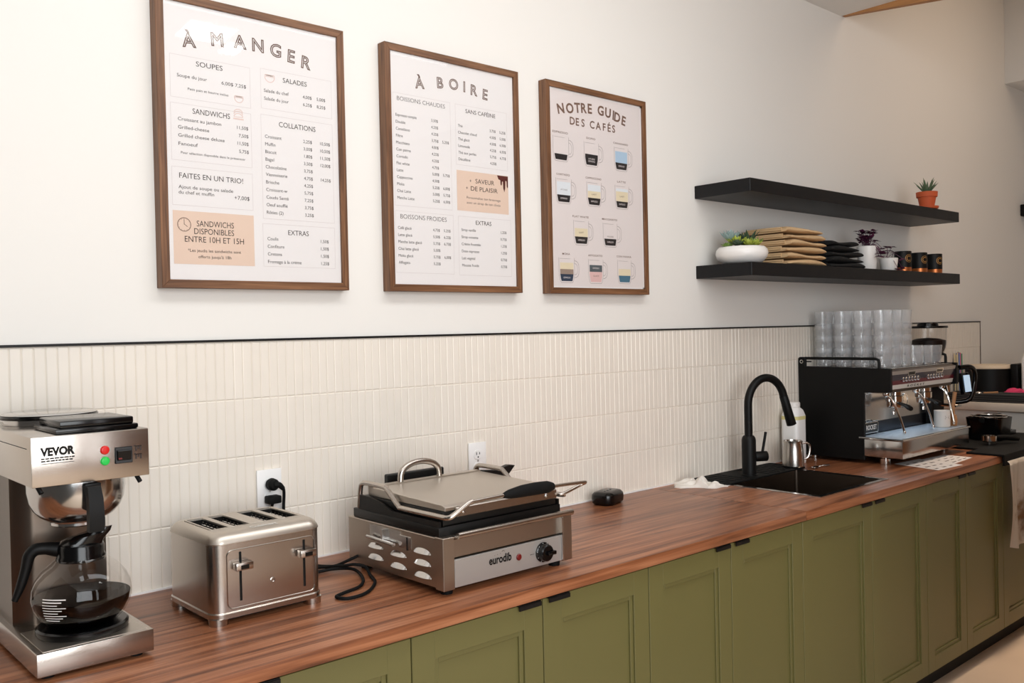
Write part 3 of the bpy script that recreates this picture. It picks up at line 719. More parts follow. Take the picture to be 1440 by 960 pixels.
mug(0.203, 0.3190, 'CAPPUCCINO', [(0.34, K), (0.62, CR), (0.88, WH)], eb+[('LAIT', 0.46, 'ink_brown')])
mug(0.356, 0.3200, 'LATTE', [(0.32, K), (0.74, CR), (0.86, WH)], eb+[('LAIT', 0.50, 'ink_brown')])
mug(0.131, 0.1750, 'FLAT WHITE', [(0.34, K), (0.68, CR)], eb+[('LAIT', 0.48, 'ink_brown')])
mug(0.286, 0.1750, 'MACCHIATO', [(0.34, K)], eb+[('MOUSSE', 0.40, 'mug_line')])
mug(0.053, 0.0390, 'MOKA', [(0.34, NV), (0.54, TP), (0.80, CR)], eb)
mug(0.204, 0.0385, 'AFFOGATO', [(0.48, PK), (0.76, GR)], [('ESPRESSO', 0.60, 'paper_pink'), ('GLACE', 0.28, 'ink_brown')])
mug(0.362, 0.0405, 'CON PANNA', [(0.34, TL), (0.62, CR)])
# ================================================================ COFFEE BREWER
cx0, cx1, cyf, cyb = 0.450, 0.663, -0.468, -0.050
cm = thing('coffee_brewer', 'stainless steel coffee brewer with a glass pot on its hotplate', 'coffee maker', (0.556, -0.26, ZC))
b = B()
b.box(cx0, cx1, cyf, cyb, 0.9195, 0.963, 'steel', 0.002, 2)
b.box(cx0+0.012, cx1-0.010, cyf+0.006, cyf+0.16, 0.9632, 0.9645, 'steel_top')
obj('base', b, cm)
for x in (cx0+0.025, cx1-0.025):
    for y in (cyf+0.03, cyb-0.03): b = B(); b.cyl((x, y, ZC), (x, y, 0.9195), 0.012, 'black_rubber', None, 16); obj('foot', b, cm)
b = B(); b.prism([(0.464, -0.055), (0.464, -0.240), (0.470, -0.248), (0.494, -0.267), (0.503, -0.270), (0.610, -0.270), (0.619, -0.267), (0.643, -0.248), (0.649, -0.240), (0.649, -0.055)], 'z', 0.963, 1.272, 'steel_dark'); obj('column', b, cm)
b = B(); b.box(cx0, cx1, cyf, cyb, 1.269, 1.362, 'steel', 0.002, 2)
b.box(cx0-0.0008, cx0+0.001, -0.44, cyb, 1.3385, 1.3398, 'black_matte')
hd = obj('head', b, cm)
b = B(); b.box(0.497, 0.650, -0.452, -0.300, 1.3625, 1.372, 'black_gloss', 0.003); b.box(0.506, 0.642, -0.448, -0.308, 1.372, 1.386, 'black_gloss', 0.003); obj('reservoir_lid', b, cm)
b = B(); b.lathe([(0.0, 1.3625), (0.090, 1.3625), (0.090, 1.378), (0.094, 1.383), (0.088, 1.386), (0.0, 1.3855)], (0.565, -0.160, 0), 'mirror_steel', 48)
b.lathe([(0.0935, 1.374), (0.0945, 1.374), (0.0965, 1.378), (0.0945, 1.382), (0.0935, 1.382)], (0.565, -0.160, 0), 'black_gloss', 48); obj('upper_warming_plate', b, cm)
bc = (0.556, -0.366)
b = B(); b.lathe([(0.0, 1.176), (0.047, 1.176), (0.049, 1.178), (0.049, 1.183), (0.053, 1.186), (0.068, 1.195), (0.079, 1.208), (0.086, 1.224), (0.0895, 1.245), (0.0895, 1.268), (0.0, 1.268)], (bc[0], bc[1], 0), 'mirror_steel', 56); bk = obj('brew_basket', b, cm)
b = B()
b.box(0.541, 0.571, -0.470, -0.440, 1.215, 1.266, 'black_matte', 0.003)
b.loft([[(x, y, z) for x, y in ((0.552-w, yf), (0.552+w, yf), (0.552+w, yb), (0.552-w, yb))] for (z, yf, yb, w) in ((1.262, -0.489, -0.462, 0.012), (1.240, -0.499, -0.480, 0.013), (1.205, -0.502, -0.484, 0.0135), (1.178, -0.499, -0.482, 0.0135))], 'black_matte')
obj('handle', b, bk)
for x in (0.463, 0.642):
    b = B(); b.cyl((x, -0.455, 1.269), (x+0.004, -0.463, 1.257), 0.0045, 'black_matte', None, 12); obj('basket_rail_pin', b, cm)
frc = planeY(0, cyf-0.0004, 0)
for nm, z, mt in (('red_indicator_lamp', 1.3265, 'red_lamp'), ('green_indicator_lamp', 1.3055, 'green_lamp')):
    b = B(); b.lathe([(0.0085, 0), (0.0085, 0.002), (0.0075, 0.003), (0.007, 0.0045), (0.0, 0.0055)], (0.5790, cyf, z), mt, 20, (0, -1, 0)); obj(nm, b, cm)
b = B(); b.box(0.5975, 0.6305, cyf-0.0025, cyf, 1.2975, 1.3295, 'black_gloss', 0.001, 1); b.box(0.6005, 0.6275, cyf-0.006, cyf-0.002, 1.3035, 1.3235, 'black_gloss', 0.0015, 1, Matrix.Rotation(0.10, 3, 'X'))
b.box(0.6025, 0.6090, cyf-0.0068, cyf-0.004, 1.306, 1.309, 'red_dark'); obj('rocker_switch', b, cm)
b = B(); write(b, 'VEVOR', 0.4655, 1.3265, 'black_matte', frc, 0.060, 0.0140, 'L', 0, 0.06)

rn = random.Random(5)
for zz in (1.3195, 1.3150):
    u = 0.4665
    while u < 0.522: wd = rn.uniform(0.003, 0.008); qr(b, frc, u, min(0.5245, u+wd), zz, zz+0.0026, 'black_matte'); u += wd+0.0012
qr(b, frc, 0.4665, 0.5235, 1.3110, 1.3120, 'black_matte'); obj('brand_lettering', b, cm)
b = B()
for z in (1.319, 1.303):
    for (u0, u1, v0, v1) in ((0.6365, 0.6485, 0.0085, 0.0100), (0.6365, 0.6395, 0.0, 0.0100), (0.6410, 0.6440, 0.004, 0.0100), (0.6455, 0.6485, 0.0, 0.0100), (0.6345, 0.6375, 0.0085, 0.0115)): qr(b, frc, u0, u1, z+v0, z+v1, 'ink')
obj('switch_marking', b, cm)
pc = (0.560, -0.368)
b = B(); b.lathe([(0.0, 0.9646), (0.083, 0.9646), (0.085, 0.968), (0.085, 0.976), (0.081, 0.979), (0.0, 0.979)], (pc[0], pc[1], 0), 'black_gloss', 48); obj('hotplate', b, cm)

# ---- glass pot
gz = 0.9795
pot = thing('coffee_pot', 'round glass coffee pot with black collar and handle, half full of coffee', 'coffee pot', (pc[0], pc[1], gz))
G = [(0.0, gz+0.001), (0.058, gz+0.001), (0.068, gz+0.005), (0.080, gz+0.018), (0.089, gz+0.036), (0.0925, gz+0.055), (0.090, gz+0.074), (0.083, gz+0.090), (0.070, gz+0.107), (0.054, gz+0.121), (0.044, gz+0.130), (0.040, gz+0.140)]
b = B(); b.lathe(G, (pc[0], pc[1], 0), 'pot_glass', 56); gl = obj('glass_globe', b, pot)
lv = gz+0.054
b = B(); prof = [(0.0, gz+0.0035)]+[(max(0, r-0.0028), z+0.0015) for r, z in G[1:5]]+[(0.0895, lv), (0.0, lv)]; b.lathe(prof, (pc[0], pc[1], 0), 'coffee', 56); obj('coffee', b, pot)
b = B(); b.lathe([(0.0405, gz+0.124), (0.0445, gz+0.124), (0.0455, gz+0.130), (0.043, gz+0.136), (0.0435, gz+0.150), (0.041, gz+0.156), (0.0, gz+0.156)], (pc[0], pc[1], 0), 'black_gloss', 40); obj('collar', b, pot)
# spouted lid leaning to the right
b = B(); rg = []
rt = Vector((math.cos(YAW), -math.sin(YAW), 0)); bkv = Vector((math.sin(YAW), math.cos(YAW), 0))
for (z, l, rr, wd, tilt) in ((gz+0.150, 0.040, 0.040, 0.040, 0), (gz+0.160, 0.046, 0.040, 0.040, 0.004), (gz+0.168, 0.060, 0.034, 0.034, 0.012), (gz+0.174, 0.064, 0.024, 0.024, 0.016)):
    ring = []
    for k in range(28):
        a = 2*PI*k/28; c_, s_ = math.cos(a), math.sin(a)
        p = Vector((pc[0], pc[1], z))+rt*(c_*(l if c_ > 0 else rr))+bkv*(s_*wd*(1-0.45*max(0, c_)))
        p.z += tilt*max(-0.4, c_); ring.append(p)
    rg.append(ring)
b.loft(rg, 'black_gloss'); obj('lid', b, pot)
hv = Vector((-0.955, 0.297, 0)); C0 = Vector((pc[0], pc[1], 0))
def hp(r, z): return tuple(C0+hv*r+Vector((0, 0, z)))
b = B(); b.tube([hp(0.038, gz+0.147), hp(0.062, gz+0.152), hp(0.080, gz+0.151), hp(0.091, gz+0.140), hp(0.097, gz+0.116), hp(0.106, gz+0.086), hp(0.118, gz+0.056)], [0.015, 0.012, 0.012, 0.0115, 0.010, 0.009, 0.006], 'black_matte', 12, 5); obj('handle', b, pot)
b = B()
for i in range(9):
    z = gz+0.067-i*0.0052
    r = 0.0932 if z > gz+0.04 else 0.0915
    # radius of the globe at this height
    for (r0, z0_), (r1, z1_) in zip(G, G[1:]):
        if z0_ <= z <= z1_: r = r0+(r1-r0)*(z-z0_)/(z1_-z0_)
    a0 = math.radians(206); a1 = a0+math.radians(30-(i % 3)*5); n = 10; P = []
    for k in range(n+1):
        a = a0+(a1-a0)*k/n
        for zz in (z, z+(0.0022 if i < 2 else 0.0014)): P.append((pc[0]+(r+0.0006)*math.cos(a), pc[1]+(r+0.0006)*math.sin(a), zz))
    b.raw(P, [(2*k, 2*k+2, 2*k+3, 2*k+1) for k in range(n)], 'white_plastic')
obj('printed_warning', b, gl)

# ================================================================ TOASTER
tx0, tx1, tyf, tyb = 0.815, 1.084, -0.400, -0.150
to = thing('toaster', 'brushed steel four-slot toaster with two front levers', 'toaster', ((tx0+tx1)/2, (tyf+tyb)/2, ZC))
b = B(); R_ = 0.030
px0, px1, pyf, pyb = 0.836, 1.066, -0.345, -0.188
def rr(i, z, r): return rrect(tx0+i, tx1-i, tyf+i, tyb-i, r, z, 8)
b.loft([rr(0.002, 0.931, R_), rr(0.0, 0.933, R_), rr(0.0, 1.086, R_)], 'steel', False, False); bd = obj('body', b, to)
b = B(); b.loft([rr(-0.0012, 1.0862, R_), rr(-0.0015, 1.0885, R_), rr(0.001, 1.095, 0.029), rr(0.006, 1.1025, 0.027), rr(0.013, 1.1075, 0.022), rrect(px0, px1, pyf, pyb, 0.010, 1.1105, 8), rrect(px0+0.002, px1-0.002, pyf+0.002, pyb-0.002, 0.008, 1.1095, 8)], 'steel_top', False, False); tp = obj('top_cover', b, to)
b = B(); b.loft([rr(-0.0015, 0.9245, R_), rr(-0.002, 0.935, R_), rr(0.0, 0.938, R_)], 'steel', False, False)
for (xa, xb_, ya, yb_) in ((tx0, tx0+0.04, tyf, tyf+0.04), (tx1-0.04, tx1, tyf, tyf+0.04), (tx0, tx0+0.04, tyb-0.04, tyb), (tx1-0.04, tx1, tyb-0.04, tyb)):
    b.loft([rrect(xa, xb_, ya, yb_, 0.018, ZC, 5), rrect(xa-0.0012, xb_+0.0012, ya-0.0012, yb_+0.0012, 0.019, 0.9255, 5)], 'steel')
b.box(tx0+0.008, tx1-0.008, tyf+0.012, tyb-0.012, 0.9185, 0.931, 'black_matte'); obj('base', b, to)
b = B()
slots = [(0.845, 0.882), (0.896, 0.933), (0.969, 1.006), (1.020, 1.057)]; sy0, sy1 = -0.338, -0.193
zt_ = 1.1108; zl = 1.1060
xe = [px0+0.004]+[v for s in slots for v in s]+[px1-0.004]
for i in range(0, len(xe), 2): b.box(xe[i], xe[i+1], pyf+0.004, pyb-0.004, zl, zt_, 'steel_top', 0.0008, 1)
for (a, c) in slots: b.box(a-0.001, c+0.001, pyf+0.004, sy0, zl, zt_-0.0002, 'steel_top'); b.box(a-0.001, c+0.001, sy1, pyb-0.004, zl, zt_-0.0002, 'steel_top')
obj('slot_plate', b, to)
b = B(); b.loft([rrect(px0+0.001, px1-0.001, pyf+0.001, pyb-0.001, 0.008, 1.1085), rrect(px0+0.001, px1-0.001, pyf+0.001, pyb-0.001, 0.008, 1.02)], 'black_plate', False, True)
for (a, c) in slots:
    for k in range(7):
        y = sy0+0.01+k*0.019
        for xx in (a+0.006, c-0.006): b.tube([(xx, y, 1.025), (xx, y, 1.1045)], 0.0011, 'chrome', 6)
    for zz in (1.098, 1.085): b.tube([(a+0.0055, sy0, zz), (a+0.0055, sy1, zz)], 0.0012, 'chrome', 6); b.tube([(c-0.0055, sy0, zz), (c-0.0055, sy1, zz)], 0.0012, 'chrome', 6)
obj('slot_well', b, to)
b = B()  # raised rounded outline on the front
o_ = [(v[0], v[1]) for v in rrect(0.847, 1.063, 0.943, 1.073, 0.014, 0, 6)]; i_ = [(v[0], v[1]) for v in rrect(0.8495, 1.0605, 0.9455, 1.0705, 0.012, 0, 6)]; n = len(o_)
V = [(p[0], tyf-0.0002, p[1]) for p in o_]+[((p[0]+q[0])/2, tyf-0.0016, (p[1]+q[1])/2) for p, q in zip(o_, i_)]+[(p[0], tyf-0.0002, p[1]) for p in i_]
b.raw(V, [(k, (k+1) % n, n+(k+1) % n, n+k) for k in range(n)]+[(n+k, n+(k+1) % n, 2*n+(k+1) % n, 2*n+k) for k in range(n)], 'steel'); obj('front_bead', b, to)
for xx, zc in ((0.8795, 1.0365), (1.0355, 1.0365)):
    b = B(); b.box(xx-0.0027, xx+0.0027, tyf-0.0008, tyf+0.001, 0.958, 1.0655, 'black_matte', 0.0, 1); sl = obj('lever_slot', b, to)
    b = B(); b.box(xx-0.019, xx+0.021, tyf-0.022, tyf-0.003, zc-0.008, zc+0.009, 'steel', 0.002, 2); b.box(xx-0.0085, xx+0.0105, tyf-0.0226, tyf-0.020, zc-0.0055, zc+0.004, 'black_gloss', 0.0005, 1); b.box(xx-0.002, xx+0.002, tyf-0.005, tyf+0.001, zc-0.004, zc+0.004, 'black_matte'); obj('lever', b, to)
b = B(); b.lathe([(0.006, 0), (0.006, 0.001), (0.0045, 0.0018), (0.0035, 0.0008), (0.0, 0.0008)], (0.9555, tyf, 0.989), 'steel', 24, (0, -1, 0)); obj('reset_button', b, to)
b = B(); sl_ = lambda u, v, d: (0.95+u, -0.379+v, 1.1083+v*0.075+0.0006)
write(b, 'Cuisinart', 0.0, 0.0, 'ledge_front', sl_, 0.066, 0.014, 'C', 0, 0.03); obj('brand_lettering', b, to)
b = B(); zc_ = ZC+0.0045
b.tube([(1.070, -0.165, 0.945), (1.105, -0.150, 0.935), (1.125, -0.120, zc_), (1.130, -0.080, zc_+0.004), (1.133, -0.050, 0.95), (1.138, -0.036, 1.03), (1.142, -0.036, 1.075), (1.147, -0.042, 1.0985)], 0.0038, 'black_rubber', 10, 6)
cd = obj('power_cord', b, to)
b = B(); b.box(1.128, 1.166, -0.050, -0.0205, 1.087, 1.108, 'black_rubber', 0.004, 2); obj('plug', b, cd)

# ================================================================ SANDWICH PRESS
p0, p1, pyF, pyB = 1.300, 1.733, -0.583, -0.165
pp = thing('sandwich_press', 'stainless steel sandwich press with closed lid and black-gripped handle', 'sandwich press', ((p0+p1)/2, -0.37, ZC))
b = B()
b.box(p0, p1, pyF+0.030, pyB, 0.928, 1.048, 'steel_panel', 0.0015, 1)
b.box(p0, p0+0.034, pyF, pyF+0.034, 0.924, 1.050, 'steel_panel', 0.0015, 1); b.box(p1-0.034, p1, pyF, pyF+0.034, 0.924, 1.048, 'steel_panel', 0.0015, 1)
b.box(p0+0.036, p1-0.036, pyF+0.012, pyF+0.031, 0.996, 1.040, 'steel_panel', 0.001, 1)
hs = obj('housing', b, pp)
for x in (p0+0.03, p1-0.04):
    for y in (pyF+0.03, pyB-0.04): b = B(); b.cyl((x, y, ZC), (x, y, 0.929), 0.015, 'black_rubber', 0.017, 18); obj('foot', b, pp)
b = B()
tl = Matrix.Rotation(0.10, 3, 'X')
b.box(p0+0.037, p1-0.037, pyF+0.004, pyF+0.012, 0.926, 0.993, 'silver_panel', 0.0008, 1); fp = obj('control_panel', b, pp)
b = B(); b.box(p1-0.037, p1-0.034, pyF-0.001, pyF+0.02, 0.926, 1.04, 'mirror_steel'); obj('panel_edge', b, pp)
frp = planeY(0, pyF+0.0034, 0)
b = B(); write(b, 'eurodib', 1.4440, 0.9605, 'black_matte', frp, 0.074, 0.0195, 'L', 0, 0.028)
ringarc(b, frp, 1.4905, 0.984, 0.004, 0.0052, 'ink', 10, 0.3, 2.6)
for k in range(3): qr(b, frp, 1.462+k*0.009, 1.4635+k*0.009, 0.980+k*0.0012, 0.9815+k*0.0012, 'ink')
obj('brand_lettering', b, fp)
b = B(); b.lathe([(0.0085, 0), (0.0085, 0.002), (0.0065, 0.004), (0, 0.005)], (1.5430, pyF+0.004, 0.9625), 'red_dark', 18, (0, -1, 0)); obj('indicator_lamp', b, fp)
b = B(); b.lathe([(0.026, 0), (0.026, 0.003), (0.0225, 0.005), (0.0215, 0.018), (0.019, 0.0205), (0.0, 0.0205)], (1.6280, pyF+0.004, 0.9600), 'black_gloss', 28, (0, -1, 0))
b.box(1.6280-0.005, 1.6280+0.024, pyF-0.024, pyF-0.012, 0.955, 0.965, 'black_gloss', 0.002)
for k in range(7):
    a = PI*(0.15+0.2*k); qr(b, planeY(0, pyF-0.0012, 0), 1.628+math.cos(a)*0.0243-0.0008, 1.628+math.cos(a)*0.0243+0.0008, 0.96+math.sin(a)*0.0243-0.0008, 0.96+math.sin(a)*0.0243+0.0008, 'white_plastic')
obj('thermostat_knob', b, fp)
b = B(); qr(b, frp, 1.585, 1.597, 0.9602, 0.9612, 'ink'); qr(b, frp, 1.583, 1.586, 0.9597, 0.9617, 'ink'); obj('knob_marking', b, fp)
b = B(); b.tube([(p0+0.038, pyF-0.008, 1.0525), (p1-0.006, pyF-0.008, 1.0525)], 0.0078, 'steel', 16); b.box(p0+0.034, p1, pyF-0.004, pyF+0.02, 1.046, 1.052, 'steel', 0.001, 1); obj('grease_tray_bar', b, pp)
# half-moon vents and bright bracket on the left side
def halfmoon(b, y, z, w, h):
    P = []; n = 12
    for k in range(n+1):
        a = PI*k/n; P.append((p0-0.0004, y+w*math.cos(a), z+h*math.sin(a)*0.98))
    Q = [(p0-0.010*math.sin(PI*k/n)-0.0004, y+w*math.cos(PI*k/n), z) for k in range(n+1)]
    b.raw(P+Q, [(k, k+1, n+1+k+1, n+1+k) for k in range(n)], 'mirror_steel')
for y, zs in ((-0.500, (0.946, 0.976, 1.004)), (-0.398, (0.950, 0.980)), (-0.296, (0.955, 0.984))):
    for z in zs: b = B(); halfmoon(b, y, z, 0.034, 0.012); obj('side_vent', b, pp)
b = B(); b.box(p0-0.0012, p0+0.001, -0.41, -0.27, 1.010, 1.042, 'mirror_steel'); b.tube([(p0-0.012, -0.275, 1.012), (p0-0.012, -0.395, 1.008)], 0.005, 'mirror_steel', 10); b.box(p0-0.012, p0, -0.345, -0.337, 1.010, 1.038, 'mirror_steel'); b.box(p0-0.002, p0, -0.455, -0.4, 1.002, 1.034, 'mirror_steel', 0.0005, 1); b.box(p0-0.003, p0, -0.441, -0.437, 1.000, 1.032, 'black_matte'); obj('side_bracket', b, pp)
# cast plates
b = B(); b.box(p0+0.004, p1-0.022, pyF+0.020, pyB-0.02, 1.0485, 1.072, 'black_plate', 0.002, 2)
b.prism([(pyF+0.022, 1.072), (pyF+0.022, 1.086), (-0.36, 1.086), (-0.31, 1.102), (-0.25, 1.110), (-0.205, 1.110), (-0.205, 1.072)], 'x', p0+0.006, p0+0.012, 'black_plate')
b.prism([(pyF+0.022, 1.072), (pyF+0.022, 1.086), (-0.36, 1.086), (-0.31, 1.102), (-0.25, 1.110), (-0.205, 1.110), (-0.205, 1.072)], 'x', p1-0.030, p1-0.024, 'black_plate')
obj('lower_plate', b, pp)
b = B(); b.box(p0+0.018, p1-0.036, pyF+0.022, -0.215, 1.0735, 1.108, 'black_plate', 0.003, 2)
ld = obj('upper_plate', b, pp)
b = B()
b.prism([(pyF+0.018, 1.1085), (pyF+0.018, 1.118), (pyF+0.030, 1.1225), (-0.255, 1.131), (-0.232, 1.131), (-0.232, 1.1085)], 'x', p0+0.022, p1-0.040, 'steel_top', 0.0012, 1)
b.box(p0+0.022, p1-0.040, -0.254, -0.232, 1.131, 1.134, 'steel_top')
b.box(p0+0.05, p1-0.045, pyF+0.008, pyF+0.018, 1.092, 1.116, 'steel', 0.002, 1)
for x in (p0+0.07, p1-0.085): b.ball((x, pyF+0.008, 1.104), 0.006, 'mirror_steel', (1, 0.6, 1), 12)
obj('lid_cover', b, pp)
for xx, s in ((p0+0.010, 1), (p1-0.026, -1)):
    b = B()
    P = [(xx, -0.205, 1.075), (xx, -0.214, 1.128), (xx, -0.225, 1.1405), (xx, -0.245, 1.144), (xx, -0.322, 1.143), (xx, -0.342, 1.136), (xx, -0.388, 1.102), (xx, -0.41, 1.098), (xx, pyF+0.02, 1.098)]
    if s == 1: P += [(xx+0.002, pyF-0.002, 1.098), (xx+0.012, pyF-0.012, 1.103), (p0+0.060, pyF-0.018, 1.126), (p0+0.075, pyF-0.020, 1.131)]
    else: P += [(xx+0.004, pyF+0.002, 1.101)]
    b.tube(P, 0.0068, 'steel', 12, 4); obj('counterbalance_arm', b, pp)
b = B(); b.tube([(p0+0.070, pyF-0.020, 1.1303), (1.48, pyF-0.020, 1.132), (1.64, pyF-0.020, 1.132), (1.755, pyF-0.020, 1.128), (1.768, pyF-0.018, 1.125), (1.760, pyF-0.006, 1.118), (1.700, pyF-0.002, 1.103), (1.690, pyF+0.010, 1.103)], 0.0045, 'steel', 12, 4)
hb = obj('handle_bar', b, pp)
b = B(); b.tube([(1.475, pyF-0.020, 1.1315), (1.495, pyF-0.020, 1.132), (1.54, pyF-0.020, 1.134), (1.59, pyF-0.020, 1.134), (1.625, pyF-0.020, 1.133), (1.645, pyF-0.020, 1.132)], [0.006, 0.0115, 0.0155, 0.0165, 0.0155, 0.010], 'black_rubber', 16, 4); obj('grip', b, hb)
b = B(); b.tube([(1.418, -0.243, 1.125), (1.420, -0.243, 1.150)]+[(1.4845-0.064*math.cos(PI*k/8), -0.243, 1.150+0.032*math.sin(PI*k/8)) for k in range(1, 8)]+[(1.549, -0.243, 1.150), (1.551, -0.243, 1.125)], 0.0085, 'steel', 14, 3); obj('hose_arch', b, pp)
b = B(); b.box(1.405, 1.60, -0.203, -0.183, 1.085, 1.149, 'black_plate', 0.003, 1); obj('rear_hinge_guard', b, pp); b = B()
b.prism([(1.70, 1.080), (1.83, 1.080), (1.875, 1.122), (1.85, 1.126), (1.80, 1.116), (1.70, 1.126)], 'y', -0.205, -0.185, 'black_plate', 0.002, 1); obj('rear_hinge_guard', b, pp)
b = B()
zf = zc_+0.0006
b.tube([(p0+0.02, -0.20, 0.948), (p0-0.015, -0.205, 0.942), (p0-0.050, -0.17, 0.922), (p0-0.085, -0.12, zf), (p0-0.115, -0.105, zf), (p0-0.130, -0.125, zf), (p0-0.110, -0.165, zf), (p0-0.060, -0.190, zf+0.005), (p0-0.030, -0.235, zf+0.006), (p0-0.050, -0.310, zf), (p0-0.095, -0.365, zf), (p0-0.150, -0.385, zf), (p0-0.182, -0.400, zf), (p0-0.170, -0.432, zf), (p0-0.115, -0.425, zf), (p0-0.050, -0.365, zf), (p0-0.022, -0.300, zf+0.002), (p0-0.012, -0.262, zf+0.014), (p0-0.030, -0.240, zf+0.020), (p0-0.048, -0.200, zf+0.012), (p0-0.066, -0.110, zf), (p0-0.090, -0.050, zf+0.01), (p0-0.115, -0.032, 0.98), (1.178, -0.034, 1.06), (1.177, -0.040, 1.11), (1.170, -0.048, 1.128), (1.158, -0.050, 1.1375)], 0.0042, 'black_rubber', 10, 6)
cd = obj('power_cord', b, pp)
b = B(); b.lathe([(0.0, 0.0), (0.014, 0.0), (0.017, 0.008), (0.016, 0.022), (0.011, 0.028), (0.0, 0.029)], (1.147, -0.0205, 1.1375), 'black_rubber', 20, (0, -1, 0)); b.tube([(1.147, -0.046, 1.1375), (1.158, -0.050, 1.1370), (1.171, -0.047, 1.125)], [0.009, 0.008, 0.006], 'black_rubber', 12, 3); obj('plug', b, cd)

# ================================================================ SMALL THINGS ON THE WORKTOP
g = thing('pager', 'small rounded black plastic gadget with metal ring lying on the bare worktop', 'gadget', (2.425, -0.085, ZC))
b = B()
def dring(i, z): return [(2.425+v[0]*0.96-v[1]*0.28, -0.085+v[0]*0.28+v[1]*0.96, z) for v in rrect(-0.066+i, 0.066-i, -0.045+i, 0.045-i, max(0.008, 0.034-i), z, 8)]
b.loft([dring(0.010, ZC), dring(0.002, ZC+0.008), dring(0.0, ZC+0.022), dring(0.002, ZC+0.036), dring(0.010, ZC+0.044), dring(0.022, ZC+0.047)], 'black_gloss'); obj('case', b, g)
for k in range(3): b = B(); b.ball((2.398+k*0.022, -0.095+k*0.006, ZC+0.0465), 0.005, 'dark_grey', (1, 1, 0.4), 10); obj('button', b, g)
b = B(); b.tube([(2.492+0.010*math.cos(2*PI*k/14), -0.075, ZC+0.013+0.010*math.sin(2*PI*k/14)) for k in range(14)], 0.0016, 'chrome', 8, 1, False, True); obj('split_ring', b, g)

def rag(name, cx, cy, L, W, rz, seed, label, z=ZC):
    """bunched cloth: a thin sheet whose height is a stack of sharp folds running along it"""
    rn = random.Random(seed); t = bmesh.new(); n, m = 60, 44; vs = []
    fold = [(-0.62, 0.30, 0.021, 0.5), (-0.25, 0.22, 0.014, -0.7), (0.05, 0.16, 0.024, 0.35), (0.34, 0.15, 0.012, -0.4), (0.66, 0.16, 0.018, 0.8)]
    for i in range(n+1):
        for j in range(m+1):
            u, v = i/n*2-1, j/m*2-1
            ed = max(0, 1-abs(u)**4)*max(0, 1-abs(v)**4)
            h = 0.0035
            for c, w_, a, sk in fold:
                q = abs(u-c-0.25*sk*v-0.05*math.sin(v*5+c*9))/w_
                h += 1.35*a*max(0.0, 1-q)**0.75*(0.55+0.45*math.cos(v*1.5+c*4))*ed**0.3
            h += 0.004*abs(math.sin(v*6+u*3))*ed
            x = u*L/2*(1-0.12*math.sin(v*2.6+1)**2)+0.007*math.sin(v*8+seed); y = v*W/2*(0.80+0.22*math.sin(u*4.5+0.8))+0.008*math.sin(u*6+seed*2)
            vs.append(t.verts.new((cx+x*math.cos(rz)-y*math.sin(rz), cy+x*math.sin(rz)+y*math.cos(rz), z+h)))
    for i in range(n):
        for j in range(m):
            a = i*(m+1)+j; t.faces.new((vs[a], vs[a+m+1], vs[a+m+2], vs[a+1]))
    es = [e for e in t.edges if len(e.link_faces) == 1]
    r = bmesh.ops.extrude_edge_only(t, edges=es)
    for v in [q for q in r['geom'] if isinstance(q, bmesh.types.BMVert)]: v.co.z = z+0.0002
    b = B(); b.merge(t, 'white_cloth'); return tag(stand(obj(name, b, None, None, 45), (cx, cy, z)), label, 'cloth')
rag('dishcloth', 2.930, -0.120, 0.215, 0.135, -0.75, 4, 'crumpled white dishcloth lying on the worktop left of the sink')

# spray bottle / detergent and milk pitcher between faucet and espresso machine
bt = thing('detergent_bottle', 'tall white plastic bottle with yellow label strip behind the faucet', 'bottle', (3.690, -0.075, ZC))
b = B(); b.loft([rrect(3.648, 3.732, -0.117, -0.033, 0.020, ZC), rrect(3.646, 3.734, -0.119, -0.031, 0.022, ZC+0.01), rrect(3.646, 3.734, -0.119, -0.031, 0.022, ZC+0.215), rrect(3.652, 3.728, -0.113, -0.037, 0.026, ZC+0.24), rrect(3.664, 3.716, -0.101, -0.049, 0.025, ZC+0.254)], 'white_plastic'); bb = obj('body', b, bt)
b = B(); b.loft([rrect(3.660, 3.720, -0.105, -0.045, 0.029, ZC+0.2545), rrect(3.660, 3.720, -0.105, -0.045, 0.029, ZC+0.272), rrect(3.664, 3.716, -0.101, -0.049, 0.025, ZC+0.276)], 'white_ceramic'); obj('cap', b, bt)
b = B(); b.loft([rrect(3.6455, 3.7345, -0.1195, -0.0305, 0.0222, ZC+0.198), rrect(3.6455, 3.7345, -0.1195, -0.0305, 0.0222, ZC+0.214)], 'yellow_label', False, False); obj('label_strip', b, bt)
jc = (3.528, -0.168)
jg = thing('milk_pitcher', 'small stainless steel milk pitcher on the black drip mat', 'pitcher', (jc[0], jc[1], ZC+0.0117))
b = B(); jz = ZC+0.0119
b.lathe([(0.0, jz), (0.043, jz), (0.046, jz+0.004), (0.046, jz+0.03), (0.043, jz+0.07), (0.039, jz+0.10), (0.041, jz+0.112), (0.039, jz+0.112), (0.037, jz+0.10), (0.041, jz+0.07), (0.044, jz+0.03), (0.044, jz+0.006), (0.0, jz+0.006)], (jc[0], jc[1], 0), 'pitcher_steel', 40); bj = obj('body', b, jg)
hv2 = Vector((0.80, -0.60, 0)); J = Vector((jc[0], jc[1], 0))
b = B(); b.tube([tuple(J+hv2*r+Vector((0, 0, jz+h))) for r, h in ((0.038, 0.098), (0.062, 0.100), (0.075, 0.088), (0.074, 0.060), (0.064, 0.036), (0.044, 0.030))], 0.0045, 'pitcher_steel', 10, 5); obj('handle', b, jg)
sp = thing('teaspoon', 'small shiny teaspoon lying beside the milk pitcher', 'spoon', (3.625, -0.23, ZC))
b = B(); b.ball((3.600, -0.230, ZC+0.0055), 0.016, 'chrome', (1.3, 0.9, 0.30), 18); obj('bowl', b, sp)
